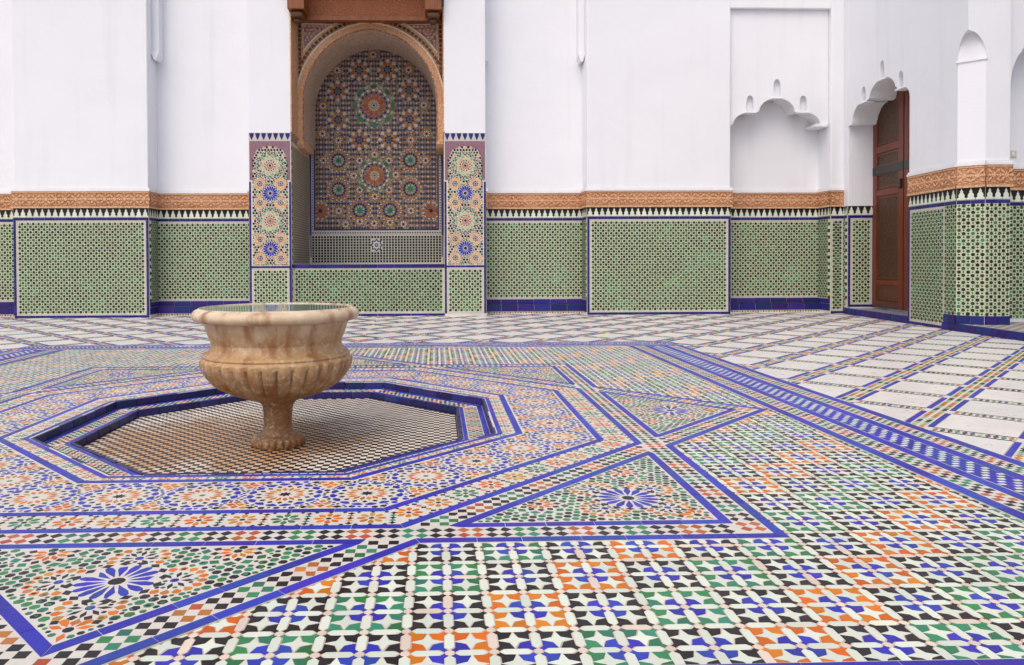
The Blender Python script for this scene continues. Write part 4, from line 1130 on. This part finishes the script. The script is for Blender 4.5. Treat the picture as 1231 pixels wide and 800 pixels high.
for i in range(44):
    for j in range(10):
        u, v = .05 + (i + .5) * (LB - .1) / 44, 1.07 + (j + .5) * .0615
        if (u - cxm) ** 2 + (v - 1.47) ** 2 < .16 ** 2: continue
        Mn.add(xf(ngon(.034, 4, PI / 4), u, v), 'zellige_black' if (i + j) % 2 else 'zellige_bottle', .010)
        Mn.add(xf(star(.016, .006, 4, PI / 4), u + (LB - .1) / 88, v + .031), 'zellige_white', .0105)
Mn.add(xf(star(.15, .105, 8), cxm, 1.47), 'zellige_cobalt', .012); Mn.add(xf(star(.115, .075, 8), cxm, 1.47), 'zellige_white', .0135); Mn.add(xf(ngon(.045, 8), cxm, 1.47), 'zellige_cobalt', .015); Mn.add(xf(ngon(.02, 8), cxm, 1.47), 'zellige_white', .0165)
Mn.build('back_mosaic', niche)
fbox(frb, 0, LB, 1.0, 1.70, -.01, .004).build('lower_backing', 'white_bed', niche)
# arch: ring, soffit, spandrels, dentils
fra = lambda u, v, d: (u, YA - YW - d, v)            # u measured from the centre of the niche
def arch_pts(grow, n=26, zlow=3.62):
    e = .093; Rr = 1.473 + grow; pts = [(-(Rr - e), zlow)]
    a_end = math.acos(e / Rr)
    left = [(-(-e + Rr * math.cos(a_end * i / n)), 4.45 + Rr * math.sin(a_end * i / n)) for i in range(n + 1)]
    right = [(-x, z) for x, z in left[::-1][1:]]
    return pts + left + right + [(Rr - e, zlow)]
A0, A1 = arch_pts(0), arch_pts(.165)
s = Solid(); n = len(A0)
for i in range(n):
    s.v += [fra(*A0[i], .030), fra(*A1[i], .030), fra(*A0[i], -.10), fra(*A1[i], -.10)]
for i in range(n - 1):
    k = 4 * i; s.f += [(k, k + 4, k + 5, k + 1), (k + 1, k + 5, k + 7, k + 3), (k + 2, k + 6, k + 4, k)]
s.build('arch_ring', 'arch_stucco', niche, smooth=False)
Mk = Mosaic(fra, .014, 0, .001)
B0 = arch_pts(.082, 44)
for i in range(1, len(B0) - 1):
    (ua, za), (ub, zb) = B0[i], B0[i + 1]; t = math.atan2(zb - za, ub - ua)
    Mk.add(xf(kite(-.026, 0, .026, .030, t) if i % 2 else star(.034, .018, 6, t), (ua + ub) / 2, (za + zb) / 2), 'frieze_relief', .040)
Mk.build('arch_carving', niche)
# fillet lines on the ring
for gr0, gr1, mt in ((.0, .022, 'spandrel_stucco'), (.143, .168, 'white_bed')):
    B0, B1 = arch_pts(gr0), arch_pts(gr1); s = Solid()
    for i in range(n): s.v += [fra(*B0[i], .042), fra(*B1[i], .042), fra(*B0[i], .0), fra(*B1[i], .0)]
    for i in range(n - 1):
        k = 4 * i; s.f += [(k, k + 4, k + 5, k + 1), (k + 1, k + 5, k + 7, k + 3), (k + 2, k + 6, k + 4, k)]
    s.build('arch_fillet', mt, niche)
s = Solid()
for i in range(n): s.v += [fra(*A0[i], -.10), fra(*A0[i], YA - YB - .0)]
for i in range(n - 1):
    k = 2 * i; s.f.append((k, k + 1, k + 3, k + 2))
s.build('arch_soffit', 'soffit_stucco', niche, smooth=True)
# plate round the arch
A2 = arch_pts(.16); H0, H1, ZT2 = NX0 - NC, NX1 - NC, 6.20
s = Solid(); 
pl = [(max(min(x, H1 - .002), H0 + .002), z) for x, z in A2]
for i in range(len(pl) - 1):
    (ua, za), (ub, zb) = pl[i], pl[i + 1]; k = len(s.v)
    s.v += [fra(ua, za, .0), fra(ub, zb, .0), fra(ub, ZT2, .0), fra(ua, ZT2, .0)]
    if abs(ub - ua) > 1e-5: s.f.append((k, k + 1, k + 2, k + 3))
weld(s.build('arch_plate', 'arch_stucco', niche))
for sg in (-1, 1):
    xe = (H0 if sg < 0 else H1)
    A3 = [p_ for p_ in arch_pts(.34) if p_[0] * sg > .62 and p_[1] > 4.95]
    A3.sort(key=lambda p_: abs(p_[0]))
    lim = abs(xe) - .14
    A3 = [p_ for p_ in A3 if abs(p_[0]) < lim]
    poly = [(sg * .62, 6.03)] + A3 + [(sg * lim, A3[-1][1] - .06), (sg * lim, 6.03)]
    poly = ccw(poly)
    Solid().prism(poly, fra, .0, .016).build('spandrel', 'spandrel_stucco', niche)
    Mk = Mosaic(fra, .012, 0, .001); Mk.track = True; ip = inset(poly, .03)
    us, zs_ = [a for a, b in ip], [b for a, b in ip]
    Mk.lattice(min(us), max(us), min(zs_), max(zs_), .085, .030, lambda u, v: inpoly(u, v, ip), ('spandrel_relief',), .026, 0, (sg * 1.0, 5.7), sides=5)
    Mk.build('spandrel_carving', niche)
    s = Solid()
    out = inset(poly, -.03)
    k = len(poly)
    for i in range(k): s.v += [fra(*poly[i], .026), fra(*out[i], .026), fra(*poly[i], 0), fra(*out[i], 0)]
    for i in range(k):
        a, b = 4 * i, 4 * ((i + 1) % k); s.f += [(a, b, b + 1, a + 1), (a + 1, b + 1, b + 3, a + 3), (a + 2, b + 2, b, a)]
    s.build('spandrel_frame', 'white_bed', niche)
def dentil(u, z, a, mat):
    pl_ = xf([(-.034, -.026), (.034, -.026), (.034, .026), (-.034, .026)], u, z, a)
    Solid().prism(pl_, fra, .0, .024).build('dentil', mat, niche)
A4 = arch_pts(.235, 26); acc = 0
for i in range(1, len(A4) - 2):
    (ua, za), (ub, zb) = A4[i], A4[i + 1]
    m = max(1, round(math.hypot(ub - ua, zb - za) / .093))
    for q_ in range(m):
        u, z = ua + (ub - ua) * (q_ + .5) / m, za + (zb - za) * (q_ + .5) / m
        if abs(u) < abs(H0) - .07 and z > 4.5: dentil(u, z, math.atan2(zb - za, ub - ua), 'canopy_dark')
for i in range(30):
    u = H0 + .1 + i * (H1 - H0 - .2) / 29
    if abs(u) > .35: dentil(u, 6.095, 0, 'canopy_dark')
for i in range(13):
    for u in (H0 + .062, H1 - .062): dentil(u, 4.85 + i * .095, PI / 2, 'canopy_dark')
# corbels under the springing
for sg in (-1, 1):
    x0, x1 = (H0 + .005, -1.375) if sg < 0 else (1.375, H1 - .005)
    s = Solid(); prof = [(.10, 3.615), (.10, 3.54), (.02, 3.47), (-.35, 3.44), (-1.2, 3.5), (-1.2, 3.615)]
    k = len(prof)
    for x in (x0, x1): s.v += [fra(x, z, d) for d, z in prof]
    s.f += [tuple(range(k)), tuple(range(2 * k - 1, k - 1, -1))] + [(i, k + i, k + (i + 1) % k, (i + 1) % k) for i in range(k)]
    s.build('arch_corbel', 'arch_stucco', niche, bev=.01)
# canopy
nb('canopy_beam', NX0 + .02, NX1 - .02, 15.32, 15.95, 6.06, 7.6, 'painted_wood', .01)
nb('canopy_batten', NX0 + .02, NX1 - .02, 15.26, 15.318, 5.985, 6.075, 'canopy_wood', .008)
nb('canopy_roof', NX0 - .06, NX1 + .06, 14.5, 15.3, 7.2, 7.5, 'canopy_wood', .01)
for x0 in (NX0 - .03, NX1 - .38):
    nb('canopy_bracket', x0 + .01, x0 + .34, 14.80, 15.3, 6.06, 7.2, 'canopy_wood', .012)
    nb('canopy_bracket_step', x0 + .05, x0 + .30, 14.86, 15.24, 5.93, 6.058, 'canopy_dark', .05)
    nb('canopy_bracket_tip', x0 + .10, x0 + .24, 14.94, 15.18, 5.86, 5.928, 'canopy_dark', .04)

nb('niche_header', NX0, NX1, 15.40, 16.20, 7.61, TOP, 'plaster')

# ================================================================== RIGHT WALL with the doorway
A_, B_ = (8.28, 14.97), (7.955, 11.45)
right = thing('doorway_wall', 'white side wall at right with a lobed doorway and a chamfered corner', 'wall', (A_[0], A_[1], 0))
def Q(p): return (p[0] - A_[0], p[1] - A_[1])
frw = Frame(Q(A_), Q(B_)); LR = frw.L
def at(s, d=0): 
    x, y, z = frw(s, 0, d); return (x + A_[0], y + A_[1])
D0, D1, TH = .20, 2.48, .50
fbox(frw, 0, D0, -.05, TOP, -TH - .3, 0).build('jamb_plaster', 'plaster', right, bev=.015)
out = [(D0, 3.77), (.36, 3.77)]
def arc(cx, cz, rx, rz, a0, a1, n=8): return [(cx + rx * math.cos(R(a0 + (a1 - a0) * i / n)), cz + rz * math.sin(R(a0 + (a1 - a0) * i / n))) for i in range(n + 1)]
out += arc(.74, 3.80, .36, .33, 175, 92)[0:] + [(1.03, 4.13)]
out += arc(1.535, 4.10, .48, .30, 172, 90) + arc(1.535, 4.10, .48, .30, 88, 8) + [(2.04, 4.13)]
out += arc(2.20, 3.87, .28, .22, 90, 4) + [(D1, 3.84)]
SL2 = ((.84, 4.12, .17, .30), (1.535, 4.39, .17, .34), (2.185, 4.08, .17, .30))
out = with_slots(out, SL2)
dplate = plate_with_arch('lobed_arch', out, D0, D1, TOP, frw, -TH, 0, 'plaster', right)
for s_, z_, w_, h in SL2:
    fbox(frw, s_ - .1, s_ + .1, z_ - .01, z_ + h + .03, -.16, -.12).build('finial_back', 'plaster', right)
    fbox(frw, s_ - .13, s_ + .13, z_ - .03, z_, -.159, .03).build('finial_ledge', 'plaster', right, bev=.006)
# wall right of the door: runs to the chamfer; solid body behind
LE = 3.83
c0 = at(LE); CH = .40
c1 = (c0[0] + .25, c0[1] - .25)       # far end of the chamfer
c2 = (8.55, c1[1])                      # end of the short face that looks at the viewer
top_corner = (7.905, 10.92)
s = Solid()
plan = [at(D1), c0, c1, (c2[0], c1[1]), (c2[0], c1[1] + .55), at(D1, -TH)]
pts = [Q(p_) for p_ in plan]
k = len(pts); ZC = 4.10
s.v += [(x, y, -.05) for x, y in pts] + [(x, y, ZC) for x, y in pts]
s.f += [tuple(range(k))] + [(i, k + i, k + (i + 1) % k, (i + 1) % k) for i in range(k)]
k0 = len(s.v)
# above the stop the corner is square again
plan2 = [at(D1), c0, (c0[0] - .023, c1[1]), c1, (c2[0], c1[1]), (c2[0], c1[1] + .55), at(D1, -TH)]
pt2 = [Q(p_) for p_ in plan2]; k2 = len(pt2)
ZSTOP = 4.50
s.v += [(x, y, ZC) for x, y in pt2] + [(x, y, TOP) for x, y in pt2]
for i in range(k2):
    j = (i + 1) % k2
    if i in (1, 2): continue
    s.f.append((k0 + i, k0 + k2 + i, k0 + k2 + j, k0 + j))
s.f.append(tuple(range(k0 + 2 * k2 - 1, k0 + k2 - 1, -1)))
# squinch: rounded hood that turns the chamfer back into the corner
ax, ay = pt2[1]; bx, by = pt2[2]; cx_, cy_ = pt2[3]
m = 10; row = []
k3 = len(s.v)
apexz = ZSTOP
hood = []
for i in range(m + 1):
    t = i / m; a = PI * t
    u = (1 - math.cos(a)) / 2; h = math.sin(a)
    hood.append((u, ZC + (ZSTOP - ZC) * h))
# chamfer face carried up under the hood, and hood soffit to the two outer faces
def onface(u, z):    # point on the chamfer plane
    return (ax + (cx_ - ax) * u, ay + (cy_ - ay) * u, z)
def onwall(u, z):    # same opening measured along the two outer faces
    if u < .5: f_ = u * 2; return (ax + (bx - ax) * f_, ay + (by - ay) * f_, z)
    f_ = (u - .5) * 2; return (bx + (cx_ - bx) * f_, by + (cy_ - by) * f_, z)
for u, z in hood: s.v += [onface(u, ZC), onface(u, z), onwall(u, z), onwall(u, TOP)]
for i in range(m):
    a = k3 + 4 * i; b = a + 4
    s.f += [(a, b, b + 1, a + 1), (a + 1, b + 1, b + 2, a + 2), (a + 2, b + 2, b + 3, a + 3)]
s.build('corner_pier', 'plaster', right)
chf = Frame(Q(c0), Q(c1)); fbox(chf, -.02, chf.L + .02, ZC - .03, ZC, -.01, .02).build('chamfer_ledge', 'plaster', right)
# dado of the right wall
dado(right, Q(at(D1)), Q(at(3.53)), 'pier', border=(True, False))
PLAT = .115
dado(right, Q(at(3.53)), Q(c0), 'plain', base=PLAT + .13)
dado(right, Q(at(.0)), Q(at(D0)), 'plain', frieze=False, trim_r=True)
dado(right, Q(c0), Q(c1), 'plain', base=PLAT + .13)
dado(right, Q(c1), Q(c2), 'plain', base=PLAT + .13, ext=(0, .03))
dado(right, Q((c2[0], c1[1])), Q((c2[0], c1[1] + .55)), 'plain', base=PLAT + .13)
for p0, p1 in ((at(3.53), c0), (c0, c1), (c1, c2)):
    f_ = Frame(Q(p0), Q(p1)); m = max(1, round(f_.L / .17))
    for i in range(m): fbox(f_, i * f_.L / m + .003, (i + 1) * f_.L / m - .003, PLAT, PLAT + .128, -.02, .030).build('plinth_tile', 'zellige_cobalt', right, bev=.004)
# jamb beyond the doorway (faces the viewer)
j0, j1 = at(D0), at(D0, -TH - .02)
STEP = .125
fj = dado(right, Q(j0), Q(j1), 'pier', base=STEP + .02, frieze=False)
# gallery wall further right, with an arched opening
gw0 = (c2[0], c1[1] + .55)
frg = Frame(Q(gw0), Q((12.5, gw0[1])))
garch = [(0.12 + .0, 3.6)] + [(1.05 - .93 * math.cos(PI * i / 14), 3.75 + .86 * math.sin(PI * i / 14)) for i in range(15)] + [(1.98, 3.6)]
plate_with_arch('gallery_arch', garch, 0, 3.8, TOP, frg, .10, .40, 'plaster', right)
fbox(frg, -.0, 3.9, -.05, TOP, -.3, 0).build('gallery_wall', 'plaster', right)
dado(right, Q(gw0), Q((12.5, gw0[1])), 'plain', base=PLAT + .05)
fbox(frg, 0, .115, 2.6, 3.62, .0, .40).build('gallery_jamb', 'plaster', right)

fro = Frame(Q((8.40, 8.6)), Q((8.40, -8.0)))  # unseen wall added out of frame to shade the right of the court
fbox(fro, 0, fro.L, -.05, TOP, -.6, 0).build('unseen_side_wall', 'plaster', right, bev=.015)
fbox(fro, 0, fro.L, PLAT, ZF0, .0005, .012).build('unseen_side_panel', 'mint_bed', right); fbox(fro, 0, fro.L, ZF0 + .001, ZF1, .0005, .03).build('unseen_side_frieze', 'frieze_stucco', right)
# ---- door
door = thing('wooden_door', 'tall red and brown carved wooden door leaf set in the lobed doorway', 'door', (at(.3, -TH)[0], at(.3, -TH)[1], STEP))
class Sub:
    def __init__(s, fr, ox, oy, oz): s.fr, s.o = fr, (ox, oy, oz)
    def __call__(s, u, v, d): x, y, z = s.fr(u, v, d); return (x - s.o[0], y - s.o[1], z - s.o[2])
frd = Sub(Frame(at(.215, -TH), at(2.7, -TH)), at(.3, -TH)[0], at(.3, -TH)[1], STEP)
W_ = 2.3; HD = 4.46
fbox(frd, 0, W_, STEP + .03, HD, -.06, 0).build('door_leaf', 'red_wood', door)
for (u0, u1) in ((0.02, 1.15), (1.19, 2.28)):
    rails = [.30, .62, .74, 2.30, 2.42, 2.70, 3.02, 3.30, 3.42, 4.40]
    fbox(frd, u0, u0 + .15, STEP + .04, HD - .01, .0005, .03).build('stile', 'red_wood', door); fbox(frd, u1 - .16, u1, STEP + .04, HD - .01, .0005, .03).build('stile', 'red_wood', door)
    for za, zb, mt in ((.17, .29, 'brown_wood'), (.60, .70, 'red_wood'), (2.34, 2.46, 'red_wood'), (2.78, 2.90, 'red_wood'), (3.18, 3.32, 'red_wood'), (4.28, 4.42, 'red_wood')):
        fbox(frd, u0 + .15, u1 - .16, za, zb, .0005, .026).build('rail', mt, door)
    for za, zb, mt in ((.32, .57, 'brown_wood'), (.74, 2.30, 'door_field'), (2.50, 2.75, 'door_field'), (2.94, 3.14, 'door_field'), (3.36, 4.24, 'door_field')):
        pn = fbox(frd, u0 + .17, u1 - .18, za, zb, .0005, .010).build('panel', mt, door)
        for e in ((u0 + .155, u0 + .185), (u1 - .195, u1 - .165)): fbox(frd, e[0], e[1], za - .02, zb + .02, .0101, .020).build('panel_bead', 'brown_wood', pn)
        for e in ((za - .018, za + .012), (zb - .012, zb + .018)): fbox(frd, u0 + .186, u1 - .196, e[0], e[1], .0101, .020).build('panel_bead', 'brown_wood', pn)
    fbox(frd, u0, u1 + .01, 2.76, 2.92, .0262, .040).build('strap_hinge', 'dark_iron', door, bev=.004)
fbox(frd, 1.02, 1.12, 2.42, 2.60, .0305, .07).build('latch', 'dark_iron', door, bev=.01)
# doorstep and gallery platform
step = structure('doorstep', (A_[0], A_[1], 0))
fbox(frw, .03, D1 + .002, -.05, STEP - .006, -TH - .6, -.012).build('step_slab', 'stone_step', step)
for i in range(13):
    L = (D1 - .03) / 13; fbox(frw, .03 + i * L + .003, .03 + (i + 1) * L - .003, 0, STEP + random.uniform(-.002, .002), -.0115, .016).build('step_tile', 'zellige_cobalt', step, bev=.006)
plat = structure('gallery_platform', (0, 0, 0))
e0, e1 = at(3.50, .03), (7.60, 6.0)
frq = Frame(e0, e1)
fbox(frq, .0, frq.L, -.05, PLAT - .004, -5, -.02).build('platform_slab', 'stone_step', plat)
for i in range(34):
    L = frq.L / 34; fbox(frq, i * L + .002, (i + 1) * L - .002, 0, PLAT + random.uniform(-.002, .002), -.0195, .006).build('platform_tile', 'zellige_cobalt', plat, bev=.005)
Mg = Mosaic(lambda u, v, d: frq(u, PLAT + d, -v), 0, .002)
for i in range(60):
    for j in range(40):
        if (i + j) % 2: Mg.add([(i * .09, .03 + j * .09), (i * .09 + .09, .03 + j * .09), (i * .09 + .09, .12 + j * .09), (i * .09, .12 + j * .09)], 'pale_line', .001)
Mg.build('platform_mosaic', plat)
# light switch on the gallery wall
sw = thing('light_switch', 'small beige light switch on the shaded white wall at the far right', 'switch', (9.02, gw0[1] - .001, 2.74))
Solid().box(-.06, .06, -.012, 0, -.055, .055).build('plate', 'switch_plastic', sw, bev=.004)
Solid().box(-.022, .022, -.022, -.0125, -.03, .03).build('rocker', 'white_paint', sw, bev=.004)
